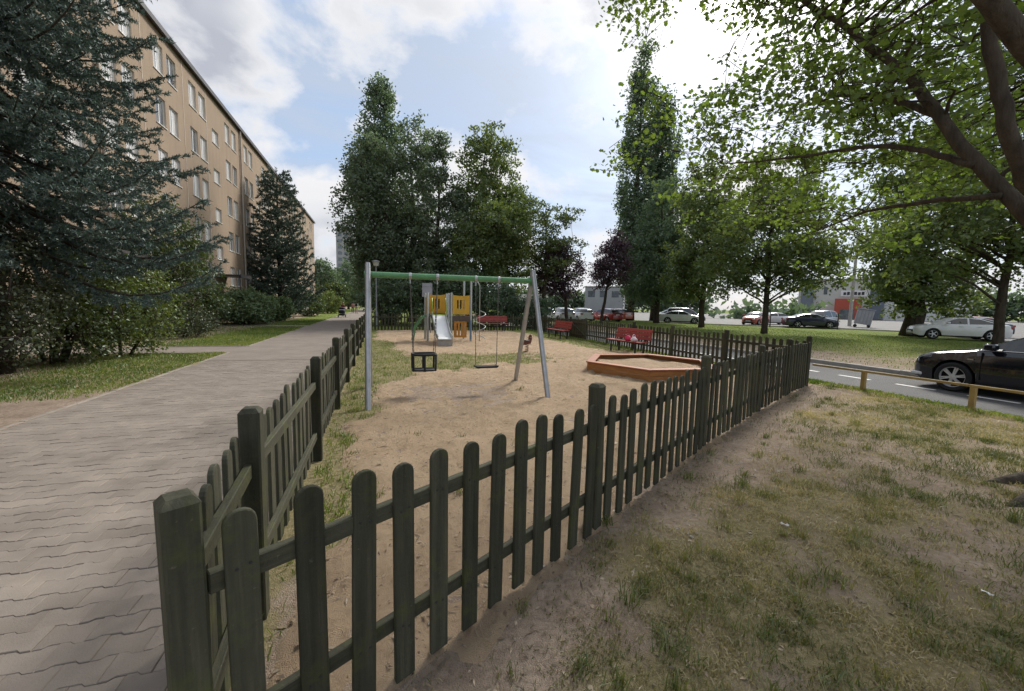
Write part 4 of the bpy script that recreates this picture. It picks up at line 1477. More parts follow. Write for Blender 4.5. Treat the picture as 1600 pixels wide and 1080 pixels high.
def build_notice():
    x, y = 2.72, 24.05
    root = empty('notice_board', (x, y, 0), 0, 'grey playground notice board on a thin pole left of the tower', 'sign')
    MB().tube([(0.12, 0, -0.1), (0.12, 0, 2.84)], 0.03, 10).build('pole', M['lamp_pole'], root, smooth=True, angle=40)
    MB().box(-0.34, 0.22, -0.045, -0.033, 2.03, 2.80).build('board', M['sign_back'], root)
    for z in (2.2, 2.6): MB().box(-0.30, 0.18, -0.052, -0.046, z - .02, z + .02).build('bracket', M['lamp_pole'], root)
    MB().box(0.0, 0.22, -0.045, -0.033, 1.66, 1.97).build('small_board', M['sign_back'], root)


M['sign_back'] = pmat('sign_grey', (0.30, 0.32, 0.37), 0.5, 0.12, 3)
build_notice()


def build_rail():
    x = 9.86
    root = empty('barrier_rail', (x, 6.05, 0), 0, 'low ochre painted barrier rail between the lawn and the road', 'railing')
    MB().bar((-0.18, 0.98, 0.42), (0, -1.65, 0.42), 0.042, 0.046).build('rail', M['yellow_rail'], root, bevel=0.006)
    MB().bar((0, -1.655, 0.42), (0.12, -7.5, 0.43), 0.042, 0.046).build('rail', M['yellow_rail'], root, bevel=0.006)
    for y, h in ((0, .395), (-1.72, .395), (-3.5, .395), (-5.3, .395)):
        g = float(ground_z(x, 6.05 + y))
        MB().box(-0.035, 0.035, y - 0.04, y + 0.04, g - 0.15, h).build('post', M['yellow_rail'], root, bevel=0.006)


build_rail()


def build_pole(x, y, h, r, name, lab, cat, arm=False):
    root = empty(name, (x, y, 0), 0, lab, cat)
    MB().tube([(0, 0, -0.1), (0, 0, h)], [r, r * 0.7], 10).build('shaft', M['concrete'] if h > 5 else M['steel_dark'], root, smooth=True, angle=40)
    if arm:
        MB().tube([(0, 0, h - .2), (-0.6, 0.1, h + .25), (-1.5, 0.2, h + .3)], 0.05, 8).build('arm', M['lamp_pole'], root, smooth=True)
        MB().box(-2.1, -1.4, 0.05, 0.35, h + .24, h + .38).build('lamp_head', M['lamp_pole'], root, bevel=0.03)
    else:
        MB().lathe([(r * 1.2, h + .001), (r * 1.2, h + .04), (r * .4, h + .08)], 10).build('cap', M['steel_dark'], root)


build_pole(53.9, 35.2, 10.5, 0.19, 'light_pole', 'tall concrete light pole in the car park by the red shop front', 'light pole', True)
build_pole(43.2, 29.3, 1.5, 0.06, 'bollard_post', 'thin black post at the nose of the dark blue saloon', 'post')
build_pole(38.8, 33.0, 1.5, 0.06, 'bollard_post', 'thin black post left of the dark blue saloon', 'post')


def build_container():
    root = empty('waste_container', (51.5, 32.4, 0.03), R_(-58), 'grey slatted waste container standing tilted at the car park edge', 'container')
    T = Matrix.Rotation(R_(9), 4, 'Y')
    MB().box(-0.75, 0.75, -0.5, 0.5, 0.35, 1.95, M=T).build('body', M['bin_grey'], root, bevel=0.03)
    MB().box(-0.82, 0.82, -0.56, 0.56, 1.96, 2.08, M=T).build('lid', M['sign_back'], root, bevel=0.02)
    for k in range(5):
        x = -0.6 + 0.3 * k
        MB().box(x - .05, x + .05, -0.54, -0.505, 0.45, 1.85, M=T).build('rib', M['tower_grey'], root)
    for sx in (-0.55, 0.62):
        for sy in (-0.4, 0.4): MB().lathe([(0.17, -0.05), (0.17, 0.05)], 12, 0, (sx, sy, 0.17), 'y').build('wheel', M['black_rubber'], root)
    for sx in (-0.6, 0.6): MB().box(sx - .04, sx + .04, -0.4, 0.4, 0.2, 0.5, M=T).build('bracket', M['steel_dark'], root)


M['bin_grey'] = pmat('bin_grey', (0.42, 0.43, 0.45), 0.6, 0.15, 3)
build_container()


# far shops
def build_shops():
    specs = [  # centre x,y, width, height, material, label
        ((106.7, 74.2), 14, 9.4, 'shop_pale', 'pale retail hall with dark slate block and red entrance', 'a'),
        ((114.5, 62.0), 18, 9.2, 'shop_white', 'white retail hall right of the red entrance', 'b'),
        ((62.7, 108.0), 11, 7.4, 'tower_grey', 'grey flat-roofed hall between the plum trees', 'c')]
    for (cx, cy), w, h, mat, lab, k in specs:
        ang = math.atan2(cx, cy)
        root = empty('retail_hall', (cx, cy, 0), -ang - 0.08, lab, 'building')
        MB().box(-w / 2, w / 2, 0, 14, 0, h).build('wall', M[mat], root)
        MB().box(-w / 2 - .15, w / 2 + .15, -.15, 14.15, h + .01, h + .35).build('roof', M['plinth'], root)
        if k == 'a':
            MB().box(-w / 2 + 0.6, -w / 2 + 3.2, -0.5, -0.02, 0.2, h + 0.3).build('slate_block', M['shop_slate'], root)
            for x in (-1.8, 5.2): MB().box(x, x + .7, -.08, -.02, 6.0, 7.8).build('window', M['tower_pane'], root)
            MB().box(-3.2, 6.8, -2.4, -0.02, 0, 1.7).build('red_base', M['shop_red'], root)
            MB().box(0.8, 5.8, -3.2, -2.45, 0, 4.9).build('entrance', M['shop_red'], root)
            MB().box(2.0, 4.6, -3.30, -3.22, 0.1, 2.4).build('door', M['tower_pane'], root)
            sg = MB().box(1.6, 6.6, -0.2, -0.03, 5.5, 6.9).build('sign_panel', M['white_paint'], root)
            for q in range(6): MB().box(2.1 + q * .68, 2.6 + q * .68, -.26, -.21, 5.85, 6.5 + .1 * (q % 2)).build('sign_letter', M['steel_dark'], sg)
        if k == 'b':
            MB().box(-w / 2 + 0.2, -w / 2 + 4.2, -0.4, -0.02, 0.2, h + 0.2).build('slate_block', M['shop_slate'], root)
            for x in (-2, 1.5, 5): MB().box(x, x + 1.2, -.08, -.02, 4.4, 5.6).build('window', M['tower_pane'], root)
        if k == 'c':
            for q in range(3): MB().box(-4.6 + q * 3.4, -2.6 + q * 3.4, -.08, -.02, 4.6, 6.4).build('window', M['tower_pane'], root)


M['shop_pale'] = pmat('pale_cladding', (0.50, 0.50, 0.46), 0.7, 0.07, 0.5)
M['shop_white'] = pmat('white_cladding', (0.58, 0.59, 0.58), 0.7, 0.06, 0.5)
M['shop_slate'] = pmat('slate_cladding', (0.16, 0.185, 0.22), 0.6, 0.1, 0.5)
M['shop_red'] = pmat('red_cladding', (0.42, 0.09, 0.055), 0.6, 0.12, 0.8)
build_shops()
# ------------------------------------------------------------------ cars
def paint(name, col, rough=0.25):
    return pmat(name, col, rough, 0.05, 2.0, spec=0.5, coat=0.8)


M['tyre'] = pmat('tyre', (0.018, 0.018, 0.019), 0.8, 0.2, 20)
M['rim'] = pmat('alloy_rim', (0.60, 0.60, 0.61), 0.3, 0.08, 9, metal=0.35, spec=.6)
M['car_glass'] = glass_mat('car_glass', (0.030, 0.036, 0.038), 0.03, 0.9)
M['lamp_clear'] = pmat('head_lamp', (0.62, 0.63, 0.66), 0.12, 0.15, 20, spec=0.9, coat=1.0)
M['lamp_red'] = pmat('tail_lamp', (0.30, 0.015, 0.012), 0.15, 0.15, 20, spec=0.9)
M['chrome'] = pmat('chrome', (0.62, 0.62, 0.63), 0.15, 0.05, 9, metal=0.9)
M['plate'] = pmat('number_plate', (0.68, 0.68, 0.66), 0.5, 0.05, 9)
M['under'] = pmat('under_body', (0.012, 0.012, 0.012), 0.9, 0.2, 5)
M['glare_white'] = pmat('windscreen_glare', (0.75, 0.75, 0.74), 0.4, 0.08, 5)  # white colour stands in for sun glare on a windscreen

SHAPES = {
    'saloon': dict(L=4.70, W=1.83, wheels=(-1.36, 1.44), wr=0.335,
                   deck=[(-2.35, .70), (-2.31, .92), (-2.15, 1.01), (-1.55, 1.03), (1.0, .985), (1.25, .965), (1.9, .86), (2.2, .75), (2.32, .62), (2.35, .45)],
                   roof=[(-1.80, 1.00), (-1.35, 1.20), (-0.85, 1.38), (-0.2, 1.44), (0.30, 1.41), (0.75, 1.22), (1.24, .96)], rear_glass=(-1.80, -0.95), front_glass=(0.30, 1.24), pillar=(-0.30, -0.20)),
    'hatch': dict(L=4.20, W=1.78, wheels=(-1.25, 1.30), wr=0.31,
                  deck=[(-2.10, .62), (-2.08, .95), (-2.0, 1.02), (0.8, .99), (1.05, .98), (1.7, .86), (1.98, .72), (2.08, .58), (2.10, .42)],
                  roof=[(-2.0, 1.00), (-1.75, 1.32), (-1.35, 1.45), (-0.5, 1.50), (0.15, 1.46), (0.6, 1.27), (1.08, .97)], rear_glass=(-2.0, -1.50), front_glass=(0.15, 1.08), pillar=(-0.55, -0.45)),
    'van': dict(L=4.60, W=1.85, wheels=(-1.35, 1.40), wr=0.33,
                deck=[(-2.30, .60), (-2.29, 1.0), (-2.25, 1.08), (1.0, 1.05), (1.35, 1.03), (1.95, .92), (2.2, .78), (2.28, .6), (2.30, .42)],
                roof=[(-2.26, 1.06), (-2.15, 1.55), (-1.9, 1.74), (-0.5, 1.80), (0.35, 1.74), (0.85, 1.44), (1.38, 1.02)], rear_glass=(-2.26, -2.0), front_glass=(0.35, 1.38), pillar=(-0.75, -0.65)),
}


def lerp_prof(P, x):
    return float(np.interp(x, [p[0] for p in P], [p[1] for p in P]))


def smooth_prof(P, x, s=0.10):
    return sum(lerp_prof(P, x + o) * w for o, w in ((-s, .25), (0, .5), (s, .25)))


def build_car(shape, col_mat, fine=False, shade=False):  # shade: windscreen painted white for sun glare
    S = SHAPES[shape]
    L, W, wr = S['L'], S['W'], S['wr']
    hw = W / 2
    root = empty('parked_car')
    step = 0.045 if fine else 0.09
    xs = list(np.arange(-L / 2, L / 2 + 1e-6, step))
    plan = [(-L / 2, .78), (-L / 2 + .12, .90), (-L / 2 + .5, .975), (-0.6, 1.0), (0.8, 1.0), (L / 2 - .65, .965), (L / 2 - .22, .86), (L / 2 - .06, .72), (L / 2, .58)]
    ra = wr + 0.055
    rows = []
    for x in xs:
        w = hw * smooth_prof(plan, x, .05)
        zd = smooth_prof(S['deck'], x, .06)
        zr = max(lerp_prof(S['roof'], x), 0) if S['roof'][0][0] <= x <= S['roof'][-1][0] else 0
        zl = 0.21 + 0.10 * max(0, abs(x) - L / 2 + .25) / .25
        for xw in S['wheels']:
            dx = abs(x - xw)
            if dx < ra: zl = max(zl, wr + math.sqrt(ra * ra - dx * dx) * 1.0 - 0.01)
        gh = max(0.0, zr - zd)
        t = min(1.0, gh / 0.10)
        zb = max(0.48, zl + 0.02); zc = max(0.72, zb + .02)
        zc = min(zc, zd - .07) if zd - .07 > zb + .01 else zb + .01
        hood = [(w * .90, zd + .004), (w * .72, zd + .030), (w * .38, zd + .048), (0, zd + .054)]
        wt = max(.3, w * .925 - gh * .36)
        green = [(w * .925, zd + .01), (wt, max(zd + .02, zr - .045)), (wt - .14, zr), (0, zr + .022)]
        top = [(h[0] * (1 - t) + g[0] * t, h[1] * (1 - t) + g[1] * t) for h, g in zip(hood, green)]
        rows.append([(w * .95, zl), (w * 1.0, zb), (w * .995, zc), (w * .955, zd - .025)] + top)
    V = []
    for x, row in zip(xs, rows):
        for (y, z) in row: V.append((x, y, z))
    nR = 8
    off = len(V)
    V += [(x, -y, z) for (x, y, z) in V]
    parts = {}

    def put(key, f): parts.setdefault(key, []).append(f)
    rg, fg, pl = S['rear_glass'], S['front_glass'], S['pillar']
    for i in range(len(xs) - 1):
        xm = (xs[i] + xs[i + 1]) / 2
        for j in range(nR - 1):
            key = 'body'
            gh_i = lerp_prof(S['roof'], xm) - smooth_prof(S['deck'], xm, .06) if S['roof'][0][0] < xm < S['roof'][-1][0] else 0
            if j == 4 and gh_i > 0.13 and not (pl[0] < xm < pl[1]):
                key = 'side_window_f' if xm > pl[1] else 'side_window_r'
            if j == 4 and fg[0] + .25 < xm and gh_i <= .2: key = 'body'
            if j in (5, 6):
                if fg[0] < xm < fg[1] - .02: key = 'windscreen' if j == 6 or True else 'body'
                elif rg[0] + .03 < xm < rg[1]: key = 'rear_window'
            a, b, c, d = i * nR + j, i * nR + j + 1, (i + 1) * nR + j + 1, (i + 1) * nR + j
            for s in (0, 1):
                q = (a, d, c, b) if s == 0 else (a + off, b + off, c + off, d + off)
                kk = key + ('_L' if s == 0 else '_R') if key.startswith('side') else key
                put(kk, q)
    # nose and tail caps
    for i in (0, len(xs) - 1):
        ring = [i * nR + j for j in range(nR)] + [off + i * nR + j for j in range(nR - 2, -1, -1)]
        put('body', tuple(ring if i else ring[::-1]))
    names = {'body': ('body', col_mat), 'windscreen': ('windscreen', M['glare_white'] if shade else M['car_glass']), 'rear_window': ('rear_window', M['car_glass'])}
    Vn = np.array(V)
    for key, fs in parts.items():
        nm, mt = names.get(key, ('side_window', M['car_glass']))
        used = sorted({v for f in fs for v in f}); mp = {v: k for k, v in enumerate(used)}
        mb = MB().add([tuple(Vn[v]) for v in used], [tuple(mp[v] for v in f) for f in fs])
        me = mb.mesh(nm, mt, angle=38)
        bm = bmesh.new(); bm.from_mesh(me); bmesh.ops.remove_doubles(bm, verts=bm.verts, dist=1e-5); bmesh.ops.recalc_face_normals(bm, faces=bm.faces) if nm == 'body' else None; bm.to_mesh(me); bm.free()
        me.set_sharp_from_angle(angle=R_(38))
        link(nm, me, root)
    MB().box(-L / 2 + .25, L / 2 - .25, -hw * .80, hw * .80, 0.17, 0.62).build('underbody', M['under'], root)
    # wheels
    tp = [(wr * .70, -.095), (wr * .9, -.105), (wr, -.075), (wr, .075), (wr * .9, .105), (wr * .70, .095)]
    ty = MB().lathe(tp, 28 if fine else 18, 0, (0, 0, 0), 'y', caps=False).mesh('tyre', M['tyre'], angle=40)
    rm = MB()
    rm.lathe([(wr * .72, -.09), (wr * .72, .085), (wr * .67, .088), (wr * .64, .06)], 28 if fine else 16, 0, (0, 0, 0), 'y', caps=False)
    rm.lathe([(wr * .20, .03), (wr * .20, .075), (wr * .1, .085)], 14, 0, (0, 0, 0), 'y')
    n = 6 if fine else 5
    for k in range(n):
        a = 2 * math.pi * k / n
        for da in ((-.10, .10) if fine else (0,)):
            p0 = Vector((wr * .14 * math.cos(a + da * 2), .065, wr * .14 * math.sin(a + da * 2))); p1 = Vector((wr * .69 * math.cos(a + da), .068, wr * .69 * math.sin(a + da)))
            rm.bar(p0, p1, .028 if fine else .05, .03, up=(0, 1, 0))
    rim = rm.mesh('rim', M['rim'], angle=35)
    dk = MB().lathe([(wr * .71, -.02), (wr * .71, .0)], 18, 0, (0, 0, 0), 'y').mesh('brake_disc', M['under'])
    for xw in S['wheels']:
        for s in (1, -1):
            wh = empty('wheel'); wh.parent = root
            wh.location = (xw, s * (hw - .115), wr); wh.rotation_euler = (0, random.uniform(0, 1), 0 if s > 0 else math.pi)
            link('tyre', ty, wh); link('rim', rim, wh); link('brake_disc', dk, wh)
    # lamps, plates, mirrors, handles, trim
    zf = smooth_prof(S['deck'], L / 2 - .22, .06)
    for s in (1, -1):
        yy = hw * smooth_prof(plan, L / 2 - .16, .05)
        h = MB()
        h.add([(L / 2 - .40, s * (yy + .035), zf - .10), (L / 2 - .10, s * (yy * .93), zf - .17), (L / 2 + .0, s * yy * .62, zf - .17), (L / 2 - .02, s * yy * .58, zf - .06), (L / 2 - .13, s * yy * .86, zf - .04), (L / 2 - .40, s * (yy + .01), zf + .015),
               (L / 2 - .38, s * yy * .7, zf - .10), (L / 2 - .30, s * yy * .6, zf - .05)],
              [(0, 1, 4, 5), (1, 2, 3, 4), (0, 6, 2, 1), (5, 4, 3, 7), (0, 5, 7, 6), (6, 7, 3, 2)])
        h.build('headlight', M['lamp_clear'], root)
        zt = .86 if shape != 'van' else .95
        yr = hw * smooth_prof(plan, -L / 2 + .1, .05)
        MB().box(-L / 2 - .012, -L / 2 + .16, s * yr * .62 if s > 0 else -yr * .99, s * yr * .99 if s > 0 else -yr * .62, zt - .08, zt + .08).build('tail_light', M['lamp_red'], root, bevel=.02)
        zm = smooth_prof(S['deck'], .85, .06)
        m = MB().box(.72, .90, s * hw - .02 if s > 0 else -hw - .19, s * hw + .19 if s > 0 else -hw + .02, zm + .03, zm + .17)
        m.build('mirror', col_mat, root, bevel=.03, angle=40)
        for xh in ((.02, -.85) if shape == 'saloon' else (-.1,)):
            MB().box(xh, xh + .20, s * (hw * .985) - .015, s * (hw * .985) + .03, .86, .89).build('door_handle', M['chrome'] if fine else col_mat, root, bevel=.006)
        # door seams and lower sill
        MB().box(S['wheels'][0] + ra, S['wheels'][1] - ra, s * hw * .93 - .03, s * hw * .93 + .03, .19, .27).build('sill_trim', M['under'], root)
        if fine:
            for xd in (-.27, .98):
                MB().box(xd - .004, xd + .004, s * hw * .975 - .026, s * hw * .975 + .026, .34, .955).build('door_seam', M['under'], root)
            MB().tube([(1.06, s * hw * .955, 1.0), (.3, s * hw * .93, 1.02), (-1.2, s * hw * .93, 1.03)], .009, 6).build('window_trim', M['chrome'], root)
            MB().box(1.10, 1.20, s * hw * 1.0 - .006, s * hw * 1.0 + .008, .77, .795).build('fender_badge', M['chrome'], root)
            MB().box(L / 2 - .30, L / 2 - .06, s * hw * .80 - .04, s * hw * .80 + .05, .29, .36).build('fog_lamp', M['lamp_clear'], root, bevel=.012)
    MB().box(L / 2 - .02, L / 2 + .012, -.42, .42, .44, .60).build('grille', M['black_plastic'], root, bevel=.01)
    MB().box(L / 2 + .013, L / 2 + .022, -.26, .26, .40, .50).build('front_plate', M['plate'], root)
    MB().box(-L / 2 - .022, -L / 2 - .005, -.26, .26, .76, .87).build('rear_plate', M['plate'], root)
    MB().box(L / 2 - .14, L / 2 - .0, -hw * .5, hw * .5, .22, .34).build('bumper_lip', M['black_plastic'], root)
    return root


def place(o, name, x, y, rz, z, label, cat='car', group='cars standing in the car park'):
    o.name = name
    o.location = (x, y, z); o.rotation_euler = (0, 0, rz)
    return tag(o, label, cat, group)


black = paint('black_car_paint', (0.005, 0.006, 0.011), 0.10)
c = build_car('saloon', black, fine=True)
place(c, 'passing_car', 13.52, 4.50, math.pi / 2, ROAD_Z + 0.002, 'glossy black saloon on the road, cut by the right edge', group=None)

LOT = 0.027
white = paint('white_car_paint', (0.70, 0.70, 0.69)); silver = paint('silver_car_paint', (0.45, 0.46, 0.47), .3)
red = paint('red_car_paint', (0.34, 0.02, 0.022)); navy = paint('navy_car_paint', (0.025, 0.028, 0.06)); dgrey = paint('grey_car_paint', (0.09, 0.09, 0.1))
orange = paint('orange_red_car_paint', (0.45, 0.10, 0.05))


def view_ang(x, y): return math.atan2(y, x)


CARS = [  # shape, paint, x, y, heading relative to the line of sight (deg), label, painted windscreen glare
    ('saloon', navy, 42.0, 31.2, -70, 'dark blue saloon parked at the lot edge, boot towards the viewer', False),
    ('van', silver, 45.9, 33.0, 155, 'silver people carrier behind the dark blue saloon', False),
    ('hatch', orange, 41.5, 37.2, 160, 'orange red hatchback with pale bonnet left of the dark blue saloon', False),
    ('saloon', white, 32.6, 39.2, -85, 'white saloon parked side-on behind the tree trunks', False),
    ('van', dgrey, 37.0, 43.5, -85, 'dark grey people carrier behind the white saloon', False),
    ('hatch', red, 25.0, 42.5, 40, 'dark red hatchback seen over the fence by the gate', False),
    ('hatch', orange, 28.8, 46.5, 50, 'bright red small car right behind the dark red hatchback', False),
    ('hatch', white, 17.5, 43.5, 20, 'leftmost white hatchback of the row behind the playground', False),
    ('hatch', silver, 19.8, 43.2, 20, 'silver hatchback in the row behind the playground', False),
    ('hatch', white, 22.1, 43.2, 22, 'white hatchback nearest the dark red car', False),
    ('saloon', white, 36.6, 17.3, 112, 'white saloon with bright windscreen under the right tree', True),
    ('hatch', red, 46.5, 21.5, 100, 'small red car half hidden behind the thick trunk', False),
    ('saloon', navy, 43.5, 20.0, 100, 'dark saloon just behind the thick trunk', False),
    ('saloon', white, 45.5, 38.5, 120, 'white saloon at the back of the lot near the light pole', False),
    ('hatch', silver, 56.5, 41.5, 150, 'silver hatchback far back beside the light pole', False),
    ('hatch', white, 37.5, 47.5, 100, 'white hatchback far behind the white saloon', False),
]
for (sh, pm_, x, y, rel, lab, glare) in CARS:
    o = build_car(sh, pm_, shade=glare)
    place(o, 'parked_car', x, y, view_ang(x, y) + R_(rel), LOT if math.hypot(x, y) > 40 else max(LOT, 0.03), lab)


def build_truck():
    x, y = 21.5, 60.0
    root = empty('box_truck', (x, y, 0.03), view_ang(x, y) + R_(95), 'white box truck parked behind the plum trees', 'truck')
    MB().box(-3.2, 1.7, -1.15, 1.15, 0.95, 3.35).build('cargo_box', M['white_paint'], root, bevel=.04)
    cab = MB()
    prof = [(1.8, .5), (3.6, .5), (3.65, 1.3), (3.45, 1.55), (3.0, 2.45), (1.8, 2.5)]
    V = [(px, s * 1.0, pz) for s in (-1, 1) for px, pz in prof]; n = len(prof)
    cab.add(V, [tuple(range(n)), tuple(range(2 * n - 1, n - 1, -1))] + [(k, n + k, n + (k + 1) % n, (k + 1) % n) for k in range(n)])
    cab.build('cab', M['white_paint'], root, bevel=.05)
    MB().add([(3.47, -.85, 1.6), (3.47, .85, 1.6), (3.06, .8, 2.38), (3.06, -.8, 2.38)], [(0, 1, 2, 3)]).build('windscreen', M['car_glass'], root, (0.03, 0, 0))
    for s in (-1, 1): MB().box(2.1, 3.0, s * 1.005 - .004, s * 1.005 + .004, 1.5, 2.25).build('side_window', M['car_glass'], root)
    MB().box(-3.1, 3.2, -.5, .5, .55, .9).build('chassis', M['under'], root)
    for xw in (-2.0, 2.6):
        for s in (-1, 1):
            MB().lathe([(.25, -.12), (.45, -.12), (.45, .12), (.25, .12)], 18, 0, (xw, s * .92, .45), 'y').build('wheel', M['tyre'], root, angle=40)
    for s in (-1, 1):
        MB().box(3.62, 3.70, s * .75 - .15, s * .75 + .15, .8, 1.0).build('headlight', M['lamp_clear'], root)
        MB().box(-3.23, -3.19, s * .95 - .1, s * .95 + .1, 1.0, 1.2).build('tail_light', M['lamp_red'], root)


build_truck()


# ------------------------------------------------------------------ people on the path, pram
def person(x, y, h, rz, label, top, legs, hair, stride=0.0, bag=None, bare=False):
    skin = M.setdefault('skin', pmat('skin', (0.42, 0.25, 0.18), 0.6, 0.1, 8))
    root = empty('person', (x, y, 0.0), rz, label, 'person')
    s = h / 1.75
    J = {'pel': (0, 0, .95), 'chest': (0, .01, 1.25), 'neck': (0, .0, 1.47), 'head': (0, .03, 1.60), 'crown': (0, .02, 1.70),
         'shl': (-.17, 0, 1.41), 'ell': (-.23, -.03, 1.13), 'hal': (-.22, .09, .90), 'fil': (-.215, .115, .81),
         'shr': (.17, 0, 1.41), 'elr': (.23, -.03, 1.13), 'har': (.22, .09, .90), 'fir': (.215, .115, .81),
         'hil': (-.09, 0, .90), 'knl': (-.10, .06 + stride, .50), 'anl': (-.10, .02 + stride * 1.3, .09), 'tol': (-.11, .16 + stride * 1.3, .04),
         'hir': (.09, 0, .90), 'knr': (.10, .04 - stride * .6, .50), 'anr': (.10, -.03 - stride * 1.6, .09), 'tor': (.11, .11 - stride * 1.6, .04)}
    E = [('pel', 'chest'), ('chest', 'neck'), ('neck', 'head'), ('head', 'crown'), ('chest', 'shl'), ('shl', 'ell'), ('ell', 'hal'), ('hal', 'fil'), ('chest', 'shr'), ('shr', 'elr'), ('elr', 'har'), ('har', 'fir'),
         ('pel', 'hil'), ('hil', 'knl'), ('knl', 'anl'), ('anl', 'tol'), ('pel', 'hir'), ('hir', 'knr'), ('knr', 'anr'), ('anr', 'tor')]
    Rad = {'pel': .13, 'chest': .135, 'neck': .055, 'head': .095, 'crown': .07, 'shl': .062, 'ell': .045, 'hal': .034, 'fil': .025, 'shr': .062, 'elr': .045, 'har': .034, 'fir': .025,
           'hil': .09, 'knl': .062, 'anl': .043, 'tol': .035, 'hir': .09, 'knr': .062, 'anr': .043, 'tor': .035}
    ks = list(J)
    me = bpy.data.meshes.new('body')
    me.from_pydata([tuple(c * s for c in J[k]) for k in ks], [(ks.index(a), ks.index(b)) for a, b in E], [])
    tmp = bpy.data.objects.new('tmp_body', me); COL.objects.link(tmp)
    sk = tmp.modifiers.new('skin', 'SKIN')
    for k, v in zip(ks, me.skin_vertices[0].data): v.radius = (Rad[k] * s, Rad[k] * s); v.use_root = (k == 'pel')
    tmp.modifiers.new('sub', 'SUBSURF').levels = 1
    bpy.context.view_layer.update()
    ev = tmp.evaluated_get(bpy.context.evaluated_depsgraph_get())
    nm = bpy.data.meshes.new_from_object(ev)
    bpy.data.objects.remove(tmp)
    nm.materials.clear()
    for m in (skin, top, legs, M['black_rubber']): nm.materials.append(m)
    for p in nm.polygons:
        z = p.center.z / s; ax = abs(p.center.x / s)
        k = 0
        if z < .11: k = 3
        elif z < (.50 if bare else 0.0): k = 0
        elif z < .97 and ax < .19: k = 2
        elif z < 1.46 and not (ax > .19 and z < 1.18): k = 1
        p.material_index = k; p.use_smooth = True
    link('body', nm, root)
    hb = MB(); hb.lathe([(.07 * s, 1.52 * s), (.112 * s, 1.60 * s), (.108 * s, 1.68 * s), (.06 * s, 1.755 * s), (.01 * s, 1.77 * s)], 12, 0, (0, -.012 * s, 0))
    hb.build('hair', hair, root, smooth=True)
    if bag: MB().box(-.15 * s, .15 * s, -.30 * s, -.13 * s, 1.05 * s, 1.45 * s).build('backpack', bag, root, bevel=.04)
    return root


hair_d = pmat('dark_hair', (0.03, 0.02, 0.015), 0.6, 0.2, 20); hair_l = pmat('fair_hair', (0.22, 0.15, 0.08), 0.6, 0.2, 20)
cl = lambda n, c_: pmat(n, c_, 0.85, 0.15, 8)
person(-3.55, 66.0, 1.70, 0.1, 'person in a pale pink top and dark trousers walking on the path', cl('pink_top', (0.45, 0.22, 0.22)), cl('dark_trousers', (.05, .05, .06)), hair_d, .1)
person(-2.95, 64.0, 1.80, 0.0, 'person in a white shirt with a black backpack walking away', cl('white_shirt', (.62, .60, .60)), cl('beige_shorts', (.35, .28, .22)), hair_d, .12, bag=cl('black_bag', (.015, .015, .018)), bare=True)
person(-1.9, 78.0, 1.75, 0.2, 'person in a blue top far along the path by the fence', cl('blue_top', (.16, .2, .32)), cl('navy_trousers', (.02, .022, .04)), hair_d, .08)
person(-3.65, 49.2, 1.62, math.pi, 'person in a dark red top pushing the pram', cl('red_top', (.22, .03, .04)), cl('black_trousers', (.02, .02, .022)), hair_l, .06)


def build_pram():
    root = empty('pram', (-3.68, 48.1, 0.0), math.pi, 'dark navy pram with pale blanket on the paved path', 'pram')
    nav = cl('pram_cloth', (.02, .02, .04)); pal = cl('pram_blanket', (.5, .5, .55))
    b = MB(); n = 10; prof = [(.26, .40), (.36, .50), (.40, .70), (.39, .78)]
    V = []; F = []
    for r, z in prof:
        for k in range(16):
            a = 2 * math.pi * k / 16; V.append((r * .85 * math.cos(a), r * 1.25 * math.sin(a), z))
    for i in range(3):
        for k in range(16): F.append((i * 16 + k, i * 16 + (k + 1) % 16, (i + 1) * 16 + (k + 1) % 16, (i + 1) * 16 + k))
    F.append(tuple(range(15, -1, -1)))
    b.add(V, F).build('basket', nav, root, smooth=True)
    h = MB(); V = []; F = []
    for i in range(6):
        a = math.pi * .62 * i / 5
        for k in range(9):
            t = math.pi * k / 8
            V.append((.36 * math.cos(t), -.10 - .38 * math.cos(a) * math.sin(t) * .9, .76 + .36 * math.sin(t) * math.sin(a + .35)))
    for i in range(5):
        for k in range(8): F.append((i * 9 + k, i * 9 + k + 1, (i + 1) * 9 + k + 1, (i + 1) * 9 + k))
    h.add(V, F).build('hood', nav, root, smooth=True)
    MB().box(-.27, .27, -.05, .42, .76, .83).build('blanket', pal, root, bevel=.03)
    f = MB(); f.tube([(-.3, -.75, 1.02), (-.3, -.5, .75), (-.3, .35, .25)], .018, 6); f.tube([(.3, -.75, 1.02), (.3, -.5, .75), (.3, .35, .25)], .018, 6)
    f.tube([(-.3, -.45, .22), (-.3, .25, .48)], .018, 6); f.tube([(.3, -.45, .22), (.3, .25, .48)], .018, 6); f.tube([(-.31, -.75, 1.02), (.31, -.75, 1.02)], .02, 6)
    f.build('frame', M['steel_dark'], root)
    MB().box(-.28, .28, -.3, .25, .2, .36).build('shopping_basket', nav, root, bevel=.03)
    for y, r in ((-.45, .17), (.38, .13)):
        for s in (-1, 1): MB().lathe([(r * .75, -.02), (r, -.02), (r, .02), (r * .75, .02)], 16, 0, (s * .36, y, r), 'x').build('wheel', M['tyre'], root)


build_pram()


